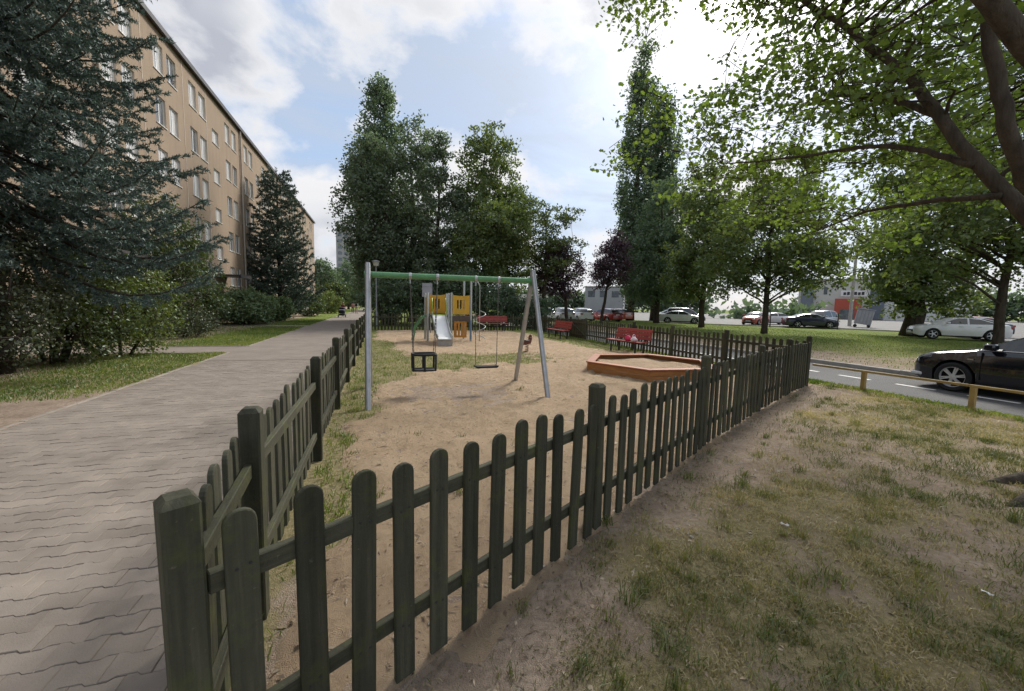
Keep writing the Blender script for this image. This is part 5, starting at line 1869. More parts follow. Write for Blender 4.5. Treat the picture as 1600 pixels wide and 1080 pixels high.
# litter on the lawn
def scrap(x, y, sz, seed, lab):
    rr = random.Random(seed)
    n = 5; V = []; F = []
    for i in range(n):
        for j in range(n):
            V.append(((i / (n - 1) - .5) * sz + rr.uniform(-.1, .1) * sz, (j / (n - 1) - .5) * sz * .5 + rr.uniform(-.1, .1) * sz, rr.uniform(.1, .45) * sz))
    for i in range(n - 1):
        for j in range(n - 1): F.append((i * n + j, (i + 1) * n + j, (i + 1) * n + j + 1, i * n + j + 1))
    o = MB().add(V, F).build('paper_scrap', M['white_paint'], None, (x, y, float(ground_z(x, y)) + .005), (0, 0, rr.uniform(0, 3)))
    tag(o, lab, 'litter')


scrap(2.95, 2.25, .055, 1, 'crumpled white paper scrap on the lawn nearest the fence')
scrap(3.42, 1.33, .05, 2, 'small white paper scrap right of the others on the lawn')
scrap(3.02, 0.92, .05, 3, 'white paper scrap lowest on the lawn at the right')
# ------------------------------------------------------------------ trees and shrubs
def unit(v): return v / np.maximum(np.linalg.norm(v, axis=-1, keepdims=True), 1e-9)


def leaf_faces(C, size, seed, up=0.6, aspect=0.62, shape='oval', droop=0.0):
    """C (n,3) leaf centres -> V, F (one face per leaf, or two for 'oval')"""
    r = np.random.default_rng(seed)
    n = len(C)
    nrm = unit(r.normal(size=(n, 3)) + np.array([0, 0, up]))
    t = unit(np.cross(nrm, r.normal(size=(n, 3))))
    t[:, 2] -= droop; t = unit(t)
    s = unit(np.cross(nrm, t))
    L = (size * r.uniform(0.65, 1.3, n))[:, None]
    if shape == 'oval':
        V = np.empty((n, 4, 3))
        V[:, 0] = C - t * L * .5; V[:, 1] = C + s * L * aspect * .5 + nrm * L * .10; V[:, 2] = C + t * L * .5; V[:, 3] = C - s * L * aspect * .5 + nrm * L * .10
        i = np.arange(n) * 4
        F = np.concatenate([np.stack([i, i + 1, i + 2], 1), np.stack([i, i + 2, i + 3], 1)])
        return V.reshape(-1, 3), F, 2
    # lobed leaf
    a = [(-.5, 0), (-.30, .40), (-.02, .26), (.12, .46), (.50, 0), (.12, -.46), (-.02, -.26), (-.30, -.40)]
    V = np.empty((n, 8, 3))
    for k, (u, w) in enumerate(a): V[:, k] = C + t * L * u + s * L * w * 1.05 + nrm * L * (abs(w) * .22)
    i = (np.arange(n) * 8)[:, None]
    return V.reshape(-1, 3), i + np.arange(8)[None, :], 1


def crown_mesh(name, C, size, mat, seed, tone=None, **kw):
    V, F, per = leaf_faces(C, size, seed, **kw)
    r = np.random.default_rng(seed + 1)
    rnd = np.clip(r.normal(.5, .22, len(C)) + (0 if tone is None else tone), 0, 1)
    return mesh_np(name, V, F, [mat], attrs={'rnd': np.tile(rnd, per)})


def curve_pts(a, b, sag, n=6, wob=0.0, rr=random):
    a, b = Vector(a), Vector(b)
    out = []
    d = (b - a)
    for k in range(n + 1):
        t = k / n
        p = a + d * t
        p.z += sag * 4 * t * (1 - t)
        if 0 < k < n: p += Vector((rr.uniform(-1, 1), rr.uniform(-1, 1), rr.uniform(-1, 1))) * wob
        out.append(p)
    return out


def broadleaf(name, x, y, label, lobes, height, trunk_r, mat, bark, n_clump, n_leaf, leaf, seed, clump_r=0.55, cat='tree', group=None, trunk_to=0.8, lean=(0, 0), flat=0.7, hollow=0.45, low_branch=0.25, z0=None, up=0.6, n_limb=26, stems=1, shape='oval', twig_vis=True):
    """lobes: (cx,cy,cz,rx,ry,rz) relative to the trunk foot"""
    r = np.random.default_rng(seed); rr = random.Random(seed)
    z0 = gnd(x, y) if z0 is None else z0
    root = empty(name, (x, y, z0), 0, label, cat, group)
    vol = np.array([l[3] * l[4] * l[5] for l in lobes]) ** 0.75
    pick = r.choice(len(lobes), n_clump, p=vol / vol.sum())
    Lb = np.array(lobes)[pick]
    d = unit(r.normal(size=(n_clump, 3)))
    rad = (r.random(n_clump) ** 0.5) * (1 - hollow) + hollow
    wob = 0.78 + 0.44 * fbm(d[:, 0] * 2 + 9 + seed, d[:, 1] * 2 + d[:, 2] * 3 + 4, 1.2, 3, seed)
    C = Lb[:, :3] + d * (rad * wob)[:, None] * Lb[:, 3:]
    C = C[C[:, 2] > 0.15]
    n_clump = len(C)
    cr = clump_r * r.uniform(.55, 1.35, n_clump)
    k = np.repeat(np.arange(n_clump), np.maximum(3, (n_leaf / n_clump * (cr / clump_r) ** 2).astype(int)))
    off = r.normal(size=(len(k), 3)) * 0.52
    off[:, 2] *= flat
    P = C[k] + off * cr[k][:, None]
    P = P[P[:, 2] > 0.05]
    tone_c = r.normal(0, .14, n_clump)
    tone = tone_c[k][:len(P)] if len(P) == len(k) else None
    cm = crown_mesh('crown', P, leaf, mat, seed + 5, tone, up=up, shape=shape)
    tag(link('crown', cm, root), kind='stuff')
    # wood
    w = MB()
    top = Vector((lean[0], lean[1], height * trunk_to))
    for st in range(stems):
        sx, sy = (0, 0) if stems == 1 else (rr.uniform(-.35, .35), rr.uniform(-.35, .35))
        tp = top if stems == 1 else Vector((top.x + sx * 4, top.y + sy * 4, top.z * rr.uniform(.75, 1)))
        pts = [Vector((sx, sy, -0.15))] + [Vector((sx, sy, 0)).lerp(tp, t) + Vector((rr.uniform(-1, 1), rr.uniform(-1, 1), 0)) * trunk_r * .5 * (t > .1) for t in (.04, .15, .3, .45, .6, .75, .9, 1.0)]
        rs = [trunk_r * 1.35, trunk_r * 1.1, trunk_r, trunk_r * .9, trunk_r * .75, trunk_r * .58, trunk_r * .42, trunk_r * .28, trunk_r * .14]
        w.tube(pts, rs, 10)
        trunk_pts = pts
    tr = w.build('trunk', bark, root, smooth=True)
    b = MB()
    order = np.argsort(-np.linalg.norm(C[:, :2], axis=1) + r.normal(0, .8, n_clump))
    limbs = []
    for i in list(order[:n_limb // 2]) + list(r.choice(n_clump, n_limb - n_limb // 2)):
        c = C[i]
        h = max(height * low_branch * .6, min(c[2] - 0.45 * math.hypot(c[0], c[1]), top.z * .97))
        t = h / top.z
        base = Vector((lean[0] * t, lean[1] * t, h))
        pts = curve_pts(base, c, 0.10 * (Vector(c) - base).length * (1 if c[2] > h else .6), 6, 0.07, rr)
        R0 = trunk_r * .42 * (1 - t * .7)
        b.tube(pts, [max(.012, R0 * (1 - .86 * q / 6)) for q in range(7)], 6, cap=False)
        limbs += pts[2:]
    if twig_vis and limbs:
        LP = np.array([tuple(p) for p in limbs])
        for i in r.choice(n_clump, min(n_clump, n_limb * 4), replace=False):
            j = np.argmin(np.linalg.norm(LP - C[i], axis=1))
            pts = curve_pts(LP[j], C[i], .08, 3, .05, rr)
            b.tube(pts, [.022, .018, .013, .008], 4, cap=False)
    tag(b.build('branches', bark, root, smooth=True), kind='stuff')
    return root


def needles(P0, P1, per, ln, wd, seed, fwd=0.55):
    """needle triangles round twig segments"""
    r = np.random.default_rng(seed)
    n = len(P0)
    k = np.repeat(np.arange(n), per)
    t = r.random(len(k))[:, None]
    base = P0[k] * (1 - t) + P1[k] * t
    ax = unit(P1 - P0)[k]
    rad = unit(np.cross(ax, r.normal(size=(len(k), 3))))
    dirn = unit(rad + ax * fwd + np.array([0, 0, .12]))
    side = unit(np.cross(dirn, r.normal(size=(len(k), 3)))) * wd
    L = (ln * r.uniform(.7, 1.25, len(k)))[:, None]
    V = np.stack([base - side, base + side, base + dirn * L], 1).reshape(-1, 3)
    i = np.arange(len(k)) * 3
    rn = np.clip(r.normal(.45, .2, n), 0, 1)[k] * .75 + .25 * r.random(len(k))
    return V, np.stack([i, i + 1, i + 2], 1), rn


def conifer(name, x, y, label, height, radius, mat, bark, seed, whorl=0.34, per_whorl=7, sec=13, per=34, ln=0.05, wd=0.005, z_start=0.3, droop=0.22, trunk_r=0.2, taper=1.0, tert=2, visible_to=None, upturn=0.12, twig_len=0.5, group=None):
    r = np.random.default_rng(seed); rr = random.Random(seed)
    root = empty(name, (x, y, gnd(x, y)), 0, label, 'tree', group)
    MB().tube([(0, 0, -.15), (0, 0, height * .3), (0, 0, height * .7), (0, 0, height)], [trunk_r * 1.2, trunk_r * .85, trunk_r * .4, .015], 10).build('trunk', bark, root, smooth=True)
    P0, P1 = [], []
    w = MB()
    z = z_start
    while z < height - .25:
        f = 1 - (z - z_start) / (height - z_start)
        n = max(3, int(per_whorl * (.55 + .45 * f)) + rr.choice((-1, 0, 0, 1)))
        ph = rr.uniform(0, 7)
        for q in range(n):
            a = ph + 2 * math.pi * q / n + rr.uniform(-.3, .3)
            L = radius * (f ** taper) * rr.uniform(.70, 1.12) + .12
            dx, dy = math.cos(a), math.sin(a)
            m = 7
            zz = z + rr.uniform(-.12, .12)
            pts = []
            dr = droop * rr.uniform(.6, 1.35)
            for k in range(m + 1):
                t = k / m
                pts.append(Vector((dx * L * t, dy * L * t, zz + L * (-dr * math.sin(t * 2.2) + upturn * t * t * 1.6))))
            w.tube(pts, [max(.006, .030 * (L / 3 + .3) * (1 - .85 * k / m)) for k in range(m + 1)], 5, cap=False)
            for k in range(1, m):
                P0.append(pts[k]); P1.append(pts[k + 1])
            ns = max(4, int(sec * L / max(radius, .1) * 1.15))
            for k in range(ns):
                t = .16 + .84 * (k + rr.random()) / ns
                i = min(m - 1, int(t * m)); p = pts[i].lerp(pts[i + 1], t * m - i)
                sgn = 1 if k % 2 else -1
                ax = (pts[i + 1] - pts[i]).normalized()
                sd = Vector((-dy, dx, 0)) * sgn
                l2 = twig_len * (.45 + .75 * (1 - t)) * rr.uniform(.7, 1.2) * min(1, L / 1.2 + .25)
                d = (ax * .75 + sd * rr.uniform(.5, .95) + Vector((0, 0, -.38 * rr.random()))).normalized()
                e = p + d * l2
                mid = p + d * l2 * .55 + Vector((0, 0, -.03 * l2))
                P0 += [p, mid]; P1 += [mid, e + Vector((0, 0, -.10 * l2))]
                for _ in range(tert):
                    tt = rr.uniform(.25, .9); g = p.lerp(e, tt)
                    d2 = (d + sd * rr.uniform(-1.1, 1.1) + ax * rr.uniform(-.3, .6) + Vector((0, 0, rr.uniform(-.65, .1)))).normalized()
                    P0.append(g); P1.append(g + d2 * l2 * rr.uniform(.35, .6))
        z += whorl * rr.uniform(.75, 1.25)
    tip = Vector((0, 0, height)); P0.append(tip - Vector((0, 0, .5))); P1.append(tip)
    tag(w.build('branches', bark, root, smooth=True), kind='stuff')
    A = np.array([tuple(p) for p in P0]); B = np.array([tuple(p) for p in P1])
    sl = np.linalg.norm(B - A, axis=1)
    pp = np.maximum(3, (per * sl / .22).astype(int))
    # variable count per twig
    V, F, rn = needles(np.repeat(A, 1, 0), B, pp, ln, wd, seed)
    me = mesh_np('crown', V, F, [mat], attrs={'rnd': rn})
    tag(link('crown', me, root), kind='stuff')
    return root, len(F)


M['needle_blue'] = leaf_mat('blue_spruce_needles', (0.046, 0.072, 0.060), (0.130, 0.182, 0.158), 0.15, tint=(1, 1.1, .9))
M['needle_pine'] = leaf_mat('pine_needles', (0.042, 0.066, 0.050), (0.105, 0.148, 0.108), 0.15, tint=(1, 1.1, .8))
M['leaf_dark'] = leaf_mat('dark_leaves', (0.076, 0.116, 0.066), (0.160, 0.222, 0.125), 0.45, tint=(1.15, 1.2, .8))
M['leaf_grey'] = leaf_mat('grey_green_leaves', (0.086, 0.124, 0.074), (0.185, 0.238, 0.140), 0.45, tint=(1.15, 1.2, .8))
M['leaf_mid'] = leaf_mat('mid_green_leaves', (0.074, 0.116, 0.036), (0.180, 0.232, 0.080), 0.48)
M['leaf_maple'] = leaf_mat('maple_leaves', (0.076, 0.120, 0.028), (0.175, 0.235, 0.062), 0.58, tint=(1.2, 1.3, .5))
M['leaf_purple'] = leaf_mat('purple_plum_leaves', (0.045, 0.026, 0.036), (0.120, 0.068, 0.090), 0.32, tint=(1.3, .8, .9))
M['leaf_shrub'] = leaf_mat('shrub_leaves', (0.042, 0.066, 0.022), (0.125, 0.170, 0.055), 0.3)
M['leaf_shrub_bright'] = leaf_mat('bright_shrub_leaves', (0.065, 0.105, 0.022), (0.180, 0.225, 0.062), 0.34)  # shrubs whose leaves are a lighter green
M['leaf_dull'] = leaf_mat('dull_shrub_leaves', (0.036, 0.050, 0.024), (0.105, 0.125, 0.062), 0.25)
M['juniper'] = leaf_mat('juniper_sprays', (0.075, 0.125, 0.050), (0.185, 0.245, 0.105), 0.25)

# the blue spruce at the left edge and the dark pine farther along the wall
NT = {}
_, NT['spruce'] = conifer('spruce_tree', -7.6, 11.5, 'tall blue spruce with drooping boughs at the left edge', 14.5, 3.9, M['needle_blue'], M['bark'], 11, whorl=.34, per_whorl=9, sec=24, per=15, ln=.080, wd=.0150, z_start=3.1, droop=.34, trunk_r=.22, taper=.45, tert=5, twig_len=.62)
_, NT['pine'] = conifer('pine_tree', -8.6, 43.5, 'dark bushy conifer in front of the apartment block', 13.6, 3.5, M['needle_pine'], M['bark'], 12, whorl=.46, per_whorl=8, sec=10, per=9, ln=.20, wd=.035, z_start=.9, droop=.05, trunk_r=.2, taper=.55, tert=2, twig_len=.9, upturn=.28)

# foreground maple: trunk just outside the right edge, limbs reach over the lawn
MX, MY = 6.75, 1.80


def build_maple():
    rr = random.Random(77); r = np.random.default_rng(77)
    root = empty('maple_tree', (MX, MY, 0), 0, 'big maple whose limbs and leaves hang in from the right', 'tree')
    limbs = [  # world points, radii
        ([(6.75, 1.80, 1.5), (6.45, 2.05, 2.0), (6.08, 2.40, 2.55), (5.88, 2.93, 3.45), (5.93, 3.43, 4.34), (5.77, 4.09, 5.21), (5.56, 4.77, 6.06), (5.13, 5.39, 6.63), (4.7, 6.2, 7.2)], [.15, .125, .11, .092, .078, .062, .05, .036, .018]),
        ([(6.75, 1.80, 1.7), (6.0, 2.1, 2.45), (5.48, 2.25, 2.85), (5.2, 2.29, 3.3), (5.1, 2.38, 3.85), (5.0, 2.44, 4.3), (4.7, 2.6, 5.2), (4.3, 2.9, 6.2), (3.9, 3.2, 7.0)], [.14, .11, .098, .088, .08, .072, .055, .036, .018]),
        ([(6.75, 1.80, 1.9), (5.9, 1.72, 2.65), (4.95, 1.74, 3.1), (4.35, 1.86, 3.52), (4.0, 2.0, 3.95), (3.6, 2.2, 4.7), (3.2, 2.5, 5.6), (2.9, 2.9, 6.4)], [.16, .14, .125, .11, .095, .07, .045, .02]),
        ([(5.87, 2.80, 3.2), (6.06, 3.3, 3.52), (6.03, 3.75, 3.74), (5.84, 4.24, 3.80), (5.5, 4.9, 3.85), (5.2, 5.5, 3.95)], [.055, .048, .04, .032, .022, .010]),
        ([(6.75, 1.80, 2.0), (6.75, 2.0, 4.0), (6.6, 2.0, 6.0), (6.5, 1.8, 8.0), (6.3, 1.9, 9.4)], [.16, .14, .11, .07, .03]),
        ([(5.90, 3.1, 3.8), (6.3, 4.0, 4.5), (6.8, 5.0, 5.0), (7.2, 6.0, 5.3)], [.06, .05, .035, .014]),
        ([(6.75, 1.80, 2.0), (7.3, 2.6, 3.6), (8.4, 3.2, 4.8), (9.2, 3.6, 5.8)], [.12, .10, .07, .025]),
        ([(6.75, 1.80, 2.0), (6.3, .7, 3.6), (5.6, -.6, 5.0), (5.4, -1.6, 6.2)], [.12, .10, .07, .025]),
        ([(5.92, 2.6, 2.85), (6.3, 3.4, 3.0), (6.7, 4.3, 3.1), (7.0, 5.2, 3.0)], [.05, .042, .03, .012])]
    t = MB().tube([(0, 0, -.2), (0, 0, .05), (.02, 0, .35), (0, 0, 1.0), (0, 0, 1.6), (.02, 0, 2.1)], [.48, .40, .29, .25, .245, .20], 16)
    t.build('trunk', M['bark_maple'], root, smooth=True)
    for (dx, dy, ln) in ((-1.0, .10, 1.75), (-.75, .45, 1.15), (-.5, -.7, .9), (.2, .8, .8)):
        d = Vector((dx, dy, 0)).normalized()
        pts = [d * .15 + Vector((0, 0, .16)), d * .4 + Vector((0, 0, .09)), d * (ln * .7) + Vector((.03, .04, .03)), d * ln + Vector((0, 0, -.06))]
        MB().tube(pts, [.16, .11, .07, .03], 9).build('root', M['bark_maple'], root, smooth=True)
    b = MB()
    pts_all = []
    for P, Rr in limbs:
        Q = [Vector(p) - Vector((MX, MY, 0)) for p in P]
        # densify
        D = []; RD = []
        for i in range(len(Q) - 1):
            for k in range(4):
                u = k / 4
                D.append(Q[i].lerp(Q[i + 1], u) + Vector((rr.uniform(-1, 1), rr.uniform(-1, 1), rr.uniform(-1, 1))) * .012); RD.append(Rr[i] * (1 - u) + Rr[i + 1] * u)
        D.append(Q[-1]); RD.append(Rr[-1])
        RD = [q * .66 for q in RD]
        b.tube(D, RD, 10)
        pts_all += [(p, q) for p, q in zip(D, RD)]
    b.build('limbs', M['bark_maple'], root, smooth=True)
    # crown volume (world), clumped; gaps stay open
    LP = np.array([tuple(p) for p, q in pts_all]) + np.array([MX, MY, 0])
    lob = [(6.5, 3.7, 5.3, 2.5, 2.4, 2.5), (4.7, 4.4, 7.3, 2.2, 2.0, 1.2), (7.0, 5.2, 4.3, 2.2, 1.8, 1.8), (6.8, 4.2, 7.4, 2.2, 2.0, 1.4), (8.6, 4.6, 5.0, 2.0, 1.8, 1.9), (5.4, 5.6, 4.6, 1.5, 1.2, 1.0), (4.4, 2.8, 6.4, 1.8, 1.6, 1.1), (4.55, 6.3, 7.0, 1.5, 1.2, .7)]
    A = np.array(lob)
    n = 860
    pk = r.choice(len(lob), n, p=(A[:, 3] * A[:, 4] * A[:, 5]) ** .8 / ((A[:, 3] * A[:, 4] * A[:, 5]) ** .8).sum())
    d = unit(r.normal(size=(n, 3))); rad = r.random(n) ** .42
    C = A[pk, :3] + d * rad[:, None] * A[pk, 3:]
    keep = (C[:, 2] > 2.75) & (fbm(C[:, 0] + C[:, 2] * .7, C[:, 1] - C[:, 2] * .5, .9, 3, 40.) > .465)
    # nothing hangs in front of the lens
    keep &= ~((np.hypot(C[:, 0], C[:, 1]) < 3.6) & (C[:, 2] < 5.2))
    keep &= C[:, 0] > 1.6
    C = C[keep]
    tw = MB()
    Lf = []
    Tc = []
    for c in C:
        j = int(np.argmin(np.linalg.norm(LP - c, axis=1)))
        a = LP[j]
        dist = np.linalg.norm(c - a)
        if dist > 2.6: continue
        P = curve_pts(a - np.array([MX, MY, 0]), c - np.array([MX, MY, 0]), .10 * dist, 4, .05, rr)
        q0 = min(.022, pts_all[j][1] * .5)
        tw.tube(P, [q0, q0 * .8, q0 * .6, .006, .004], 4, cap=False)
        # sprays: leaves in loose level layers round the twig end
        ns = rr.randint(2, 4)
        tone = rr.gauss(0, .13)
        for _ in range(ns):
            o = c + r.normal(size=3) * np.array([.34, .34, .20])
            dirn = unit(np.array([rr.gauss(0, 1), rr.gauss(0, 1), rr.gauss(-.15, .25)]))
            sd = unit(np.cross(dirn, [0, 0, 1]))
            k = rr.randint(18, 27)
            u = r.uniform(-.1, 1, k)[:, None]; v = r.normal(0, .36, k)[:, None] * (1.05 - .6 * np.abs(u))
            pts = o + dirn * u * .55 + sd * v * .5 + r.normal(size=(k, 3)) * np.array([.03, .03, .045])
            Lf.append(pts); Tc += [tone] * k
            e = o + dirn * .5
            tw.tube([Vector(c) - Vector((MX, MY, 0)), Vector(o) - Vector((MX, MY, 0)), Vector(e) - Vector((MX, MY, 0))], [.006, .005, .003], 3, cap=False)
    tag(tw.build('twigs', M['bark'], root), kind='stuff')
    Lf = np.concatenate(Lf) - np.array([MX, MY, 0])
    V, F, per = leaf_faces(Lf, .070, 5, up=1.1, shape='lobed', droop=.25)
    rn = np.clip(r.normal(.5, .2, len(Lf)) + np.array(Tc), 0, 1)
    tag(link('crown', mesh_np('crown', V, F, [M['leaf_maple']], attrs={'rnd': rn}), root), kind='stuff')
    NT['maple'] = len(Lf)


build_maple()

# trees on the island and around the car park
G1 = 'trees on the grass island'
broadleaf('maple_tree', 25.5, 22.1, 'broad maple with slim dark trunk, third trunk behind the fence', [(0, 0, 6.4, 4.2, 3.9, 3.6), (.6, 0, 9.6, 3.0, 2.8, 3.0), (-2.0, 1.0, 4.6, 2.6, 2.4, 2.2), (2.4, -.8, 4.6, 2.6, 2.4, 2.2)], 13, .18, M['leaf_mid'], M['bark'], 500, 30000, .21, 101, .55, group=G1, hollow=.25)
broadleaf('linden_tree', 27.2, 29.9, 'leafy tree with dark trunk between the two maples on the island', [(0, 0, 6.6, 3.6, 3.4, 4.2), (-.3, 0, 11.3, 2.2, 2.1, 3.4), (1.4, 0, 8.6, 2.4, 2.2, 2.8), (-1.6, 0, 4.4, 2.2, 2.2, 2.2)], 14.6, .22, M['leaf_mid'], M['bark'], 440, 25000, .25, 102, .55, group=G1, hollow=.25)
broadleaf('linden_tree', 28.7, 38.2, 'dense dark tree with low crown right of the plum trees', [(0, 0, 6.4, 3.9, 3.9, 4.6), (.4, 0, 11.0, 2.8, 2.8, 4.4), (-1.5, 0, 4.8, 2.8, 2.8, 3.0)], 16.5, .28, M['leaf_dark'], M['bark'], 420, 24000, .28, 103, .65, group=G1, hollow=.4)
broadleaf('willow_tree', 38.2, 20.6, 'stout-trunked tree with foliage hanging low over the car park edge', [(0, 0, 8.0, 4.2, 4.2, 4.8), (-.5, 0, 4.0, 3.2, 3.2, 2.8), (1.5, -1.0, 3.2, 2.4, 2.4, 2.2), (0, 0, 12, 3.0, 3.0, 3.0)], 15, .55, M['leaf_mid'], M['bark'], 420, 24000, .27, 104, .6, group=G1, hollow=.3)
broadleaf('maple_tree', 29.5, 12.3, 'tree with straight dark trunk above the black car', [(0, 0, 6.4, 4.6, 4.6, 3.0), (0, .5, 9.5, 3.8, 3.8, 3.2), (-2.4, 2.0, 5.0, 2.4, 2.4, 1.8)], 13, .19, M['leaf_mid'], M['bark'], 430, 24000, .23, 105, .6, group=G1, hollow=.25)

# lombardy poplars
for (x, y, h, w, sd, lab) in ((31.0, 46.5, 34.0, 2.3, 111, 'tallest columnar poplar rising beside the maple leaves'), (34.8, 47.0, 29.0, 2.2, 112, 'shorter columnar poplar half hidden by maple leaves')):
    lob = [(0, 0, h * .28, w * .95, w * .95, h * .22), (-.2, 0, h * .50, w, w, h * .24), (.25, 0, h * .70, w * .85, w * .85, h * .2), (0, 0, h * .87, w * .55, w * .55, h * .13)]
    broadleaf('poplar_tree', x, y, lab, lob, h, .4, M['leaf_dark'], M['bark'], 520, 26000, .33, sd, .62, group='columnar poplars', hollow=.5, flat=1.6, trunk_to=.9)

# plum trees, purple
for (x, y, lx, h, sd, lab) in ((16.2, 34.0, -.9, 7.6, 121, 'left purple-leaved plum tree behind the middle bench'), (21.0, 36.5, 1.0, 9.4, 122, 'right purple-leaved plum tree with trunk leaning right')):
    broadleaf('plum_tree', x, y, lab, [(lx, 0, h * .62, 2.1, 2.1, 2.3), (lx * 1.3, 0, h * .84, 1.4, 1.4, 1.4), (lx - .8, .3, h * .5, 1.5, 1.5, 1.3)], h, .16, M['leaf_purple'], M['bark'], 210, 9500, .20, sd, .45, group='purple plum trees', lean=(lx, 0), trunk_to=.75, hollow=.2)

# the tall grove behind the playground
G2 = 'grove behind the playground'
broadleaf('poplar_tree', 0.2, 41.5, 'tallest slender tree of the grove, spire above the swing', [(0, 0, 12, 2.9, 2.6, 6.5), (0, 0, 17.3, 1.8, 1.6, 4.6), (.2, 0, 20, 1.1, 1.0, 2.2), (.3, 0, 6.0, 3.0, 2.8, 4.5)], 22, .34, M['leaf_dark'], M['bark'], 470, 28000, .26, 131, .5, group=G2, hollow=.4, flat=1.3)
broadleaf('poplar_tree', 0.9, 37.6, 'wide grey green tree at the left end of the grove', [(-1.9, 0, 9.0, 2.3, 2.4, 4.2), (.2, 0, 5.0, 2.1, 2.4, 3.2), (-1.4, 0, 12.6, 1.7, 1.7, 3.0)], 16, .3, M['leaf_grey'], M['bark'], 420, 24000, .23, 132, .5, group=G2, hollow=.45, flat=1.1)
broadleaf('poplar_tree', 2.9, 38.5, 'grey green tree with feathery top, right of the spire', [(0, 0, 11, 2.3, 2.0, 5.0), (.1, 0, 15.0, 1.5, 1.3, 3.0), (0, 0, 6, 2.8, 2.4, 4)], 18, .28, M['leaf_grey'], M['bark'], 380, 22000, .23, 133, .45, group=G2, hollow=.4, flat=1.3)
broadleaf('poplar_tree', 5.0, 36.5, 'dark narrow tree in the middle of the grove', [(0, 0, 8.4, 2.9, 2.4, 4.6), (0, 0, 12.4, 1.7, 1.4, 2.8), (-.2, 0, 14.6, .9, .8, 1.6), (0, 0, 4.2, 3.0, 2.6, 3)], 16, .28, M['leaf_grey'], M['bark'], 380, 22000, .23, 134, .45, group=G2, hollow=.35)
broadleaf('ash_tree', 9.2, 37.5, 'open-crowned tree with feathery leaf sprays right of the grove middle', [(.4, 0, 14.8, 2.6, 2.5, 2.9), (-.9, 0, 11.2, 2.8, 2.6, 2.4), (2.6, 0, 10.8, 2.4, 2.2, 2.4), (0, 0, 7.0, 3.4, 3.2, 3.0)], 18.4, .26, M['leaf_mid'], M['bark'], 320, 20000, .26, 135, .6, group=G2, hollow=.15, trunk_to=.86)
broadleaf('ash_tree', 8.2, 33.6, 'bright green tree in front of the grove, right of the tower', [(0, 0, 7.0, 2.6, 2.4, 3.2), (1.5, 0, 8.2, 2.0, 2.0, 2.2), (-.8, 0, 4.2, 2.5, 2.2, 3.0)], 11, .22, M['leaf_mid'], M['bark'], 320, 17000, .22, 136, .5, group=G2, hollow=.35)
broadleaf('locust_tree', 13.6, 33.4, 'airy tree with layered branches at the right end of the grove', [(.3, 0, 9.3, 2.6, 2.2, 1.3), (1.5, 0, 7.2, 2.3, 1.8, .9), (-1.6, 0, 7.0, 2.2, 2.0, 2.0), (.4, 0, 5.0, 2.6, 2.0, 1.6)], 10.8, .2, M['leaf_mid'], M['bark'], 190, 9500, .20, 137, .5, group=G2, hollow=.1, trunk_to=.85, flat=.45)
broadleaf('ash_tree', 11.2, 36.4, 'mid green tree with slim stems between grove and plum', [(0, 0, 8.0, 2.4, 2.4, 3.0), (.8, 0, 10.6, 1.8, 1.8, 1.8), (0, 0, 4.8, 2.2, 2.2, 2.4)], 12.2, .18, M['leaf_mid'], M['bark'], 220, 12000, .22, 138, .5, group=G2, hollow=.2)
# dark understorey below the grove
G3 = 'understorey shrubs behind the far fence'
for k, (x, y, w, h, lab) in enumerate(((0.6, 33.0, 1.9, 3.4, 'dark shrub behind the far fence, below the lamp'), (3.2, 32.0, 1.9, 3.9, 'dark shrub behind the notice board'), (5.8, 31.5, 1.9, 4.2, 'dark shrub behind the play tower'),
                                       (8.6, 30.6, 1.7, 3.0, 'dark shrub behind the far bench'), (11.6, 31.0, 1.8, 2.6, 'dark shrub behind the far right fence corner'))):
    broadleaf('shrub', x, y, lab, [(0, 0, h * .5, w, w * .9, h * .5), (.5, 0, h * .7, w * .7, w * .7, h * .35)], h, .07, M['leaf_dark'], M['bark'], 130, 7500, .17, 150 + k, .42, cat='shrub', group=G3, stems=3, n_limb=10, trunk_to=.6, twig_vis=False)

# shrubs along the left lawn
G4 = 'shrubs along the apartment block'
broadleaf('shrub', -7.6, 10.4, 'dull grey-leaved shrub under the spruce at the left edge', [(0, 0, 1.2, 1.7, 1.7, 1.25), (.3, .6, 1.9, 1.3, 1.3, 1.1)], 2.6, .05, M['leaf_dull'], M['bark'], 190, 12000, .075, 161, .3, cat='shrub', group=G4, stems=5, n_limb=14, trunk_to=.6)
broadleaf('shrub', -7.7, 13.2, 'dark shrub between the spruce and the light green one', [(0, 0, 1.3, 1.9, 1.9, 1.4), (.6, .2, .9, 1.3, 1.3, .9), (-.3, .4, 2.3, 1.5, 1.5, 1.0)], 3.0, .05, M['leaf_shrub'], M['bark'], 210, 13000, .085, 162, .32, cat='shrub', group=G4, stems=5, n_limb=14, trunk_to=.6)
broadleaf('shrub', -7.0, 14.6, 'light green shrub beside the nearer side path', [(0, 0, 1.1, 1.35, 1.25, 1.1), (.1, 0, 1.8, 1.1, 1.1, .85)], 2.5, .04, M['leaf_shrub_bright'], M['bark'], 160, 11000, .085, 163, .3, cat='shrub', group=G4, stems=5, n_limb=10, trunk_to=.6)
broadleaf('shrub', -9.3, 23.6, 'large rounded dark green shrub against the block wall', [(0, 0, 2.4, 2.0, 2.2, 2.4), (-.2, 0, 4.4, 1.5, 1.6, 1.7), (.4, 1.2, 1.6, 1.6, 1.6, 1.6)], 6.0, .08, M['leaf_shrub'], M['bark'], 330, 20000, .13, 164, .4, cat='shrub', group=G4, stems=4, n_limb=16, trunk_to=.6)
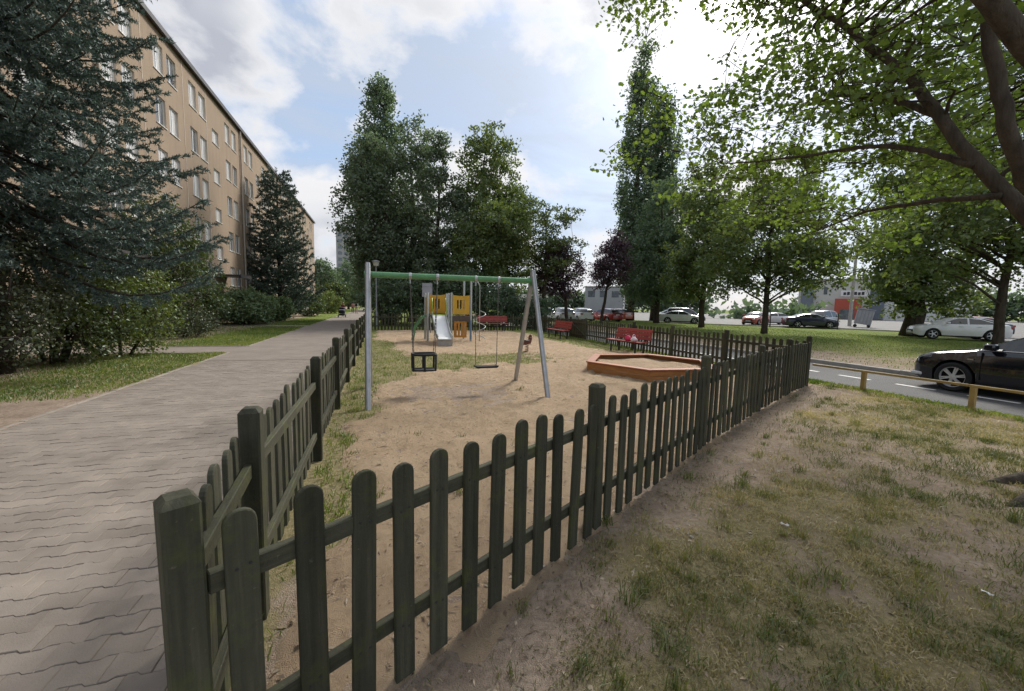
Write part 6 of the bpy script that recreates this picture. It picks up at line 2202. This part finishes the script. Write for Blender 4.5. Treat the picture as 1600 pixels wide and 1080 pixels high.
broadleaf('shrub', -8.0, 21.2, 'low dull shrub at the foot of the large rounded one', [(0, 0, .6, 1.2, 1.6, .65)], 1.2, .03, M['leaf_dull'], M['bark'], 80, 5000, .09, 165, .26, cat='shrub', group=G4, stems=4, n_limb=8, trunk_to=.5)
broadleaf('juniper_shrub', -8.6, 32.6, 'spreading soft green juniper in front of the entrance', [(0, 0, 1.0, 1.7, 2.4, 1.1), (-.2, 1.2, 1.4, 1.5, 2.0, 1.1)], 2.5, .05, M['juniper'], M['bark'], 220, 15000, .17, 166, .34, cat='shrub', group=G4, stems=4, n_limb=10, trunk_to=.5, up=.2, flat=.9)
broadleaf('juniper_shrub', -7.9, 37.4, 'smaller green juniper left of the dark conifer', [(0, 0, .9, 1.3, 2.0, 1.0)], 1.9, .05, M['juniper'], M['bark'], 120, 8000, .17, 167, .32, cat='shrub', group=G4, stems=4, n_limb=8, trunk_to=.5, up=.2, flat=.9)
broadleaf('shrub', -7.4, 51.0, 'dull shrub beyond the dark conifer', [(0, 0, 1.2, 1.7, 2.6, 1.3)], 2.4, .05, M['leaf_shrub'], M['bark'], 120, 6000, .18, 168, .42, cat='shrub', group=G4, stems=3, n_limb=8, trunk_to=.5)
broadleaf('shrub', -6.6, 64.0, 'bright round shrub by the far end of the path', [(0, 0, 1.4, 1.8, 3.2, 1.5)], 2.8, .05, M['leaf_shrub_bright'], M['bark'], 120, 6000, .22, 169, .5, cat='shrub', group=G4, stems=3, n_limb=8, trunk_to=.5)

# trees at the end of the path
G5 = 'trees at the far end of the path'
for k, (x, y, w, h, mt, lab) in enumerate(((-11.5, 98.0, 4.5, 10.5, 'needle', 'dark tree just right of the block corner'), (-6.5, 104.0, 4.2, 11.5, 'l', 'dark tree below the distant high-rise'), (-2.0, 92.0, 3.6, 9.5, 'l', 'dark tree closing the end of the path'), (2.5, 84.0, 4.0, 9.0, 'l', 'dark tree behind the lamp far away'), (-7.5, 80.0, 2.6, 5.0, 'g', 'green tree beside the people on the path'))):
    broadleaf('roadside_tree', x, y, lab, [(0, 0, h * .5, w, w, h * .42), (.5, 0, h * .75, w * .6, w * .6, h * .26)], h, .25, M['leaf_dark'] if mt != 'g' else M['leaf_shrub'], M['bark'], 170, 7000, .40, 180 + k, .8, group=G5, hollow=.35, n_limb=10, twig_vis=False)


# far wood that closes the horizon
def build_far_wood():
    r = np.random.default_rng(400)
    C = []
    for (x0, y0, x1, y1, n, h) in ((-40, 150, 40, 165, 900, 9), (40, 165, 120, 130, 900, 8), (140, 110, 165, 40, 700, 7.0), (165, 40, 170, -60, 500, 8), (-60, 130, -20, 150, 500, 11), (64, 62, 72, 55, 50, 1.8)):
        t = r.random(n)
        hh = h * (.5 + .7 * fbm(t * 40, t * 0, .5, 3, x0))
        C.append(np.stack([x0 + (x1 - x0) * t + r.normal(0, 2, n), y0 + (y1 - y0) * t + r.normal(0, 2, n), hh * r.random(n) ** .6], 1))
    C = np.concatenate(C)
    k = np.repeat(np.arange(len(C)), 11)
    P = C[k] + r.normal(size=(len(k), 3)) * 1.0
    P[:, 2] = np.abs(P[:, 2])
    tone = np.repeat(r.normal(0, .2, len(C)), 11)
    tag(link('far_wood', crown_mesh('far_wood', P, 1.4, M['leaf_dark'], 401, tone)), 'far line of trees beyond the car park', 'trees', kind='stuff')


build_far_wood()
print('NT', NT, 'polys', sum(len(m.polygons) for m in bpy.data.meshes), flush=True)
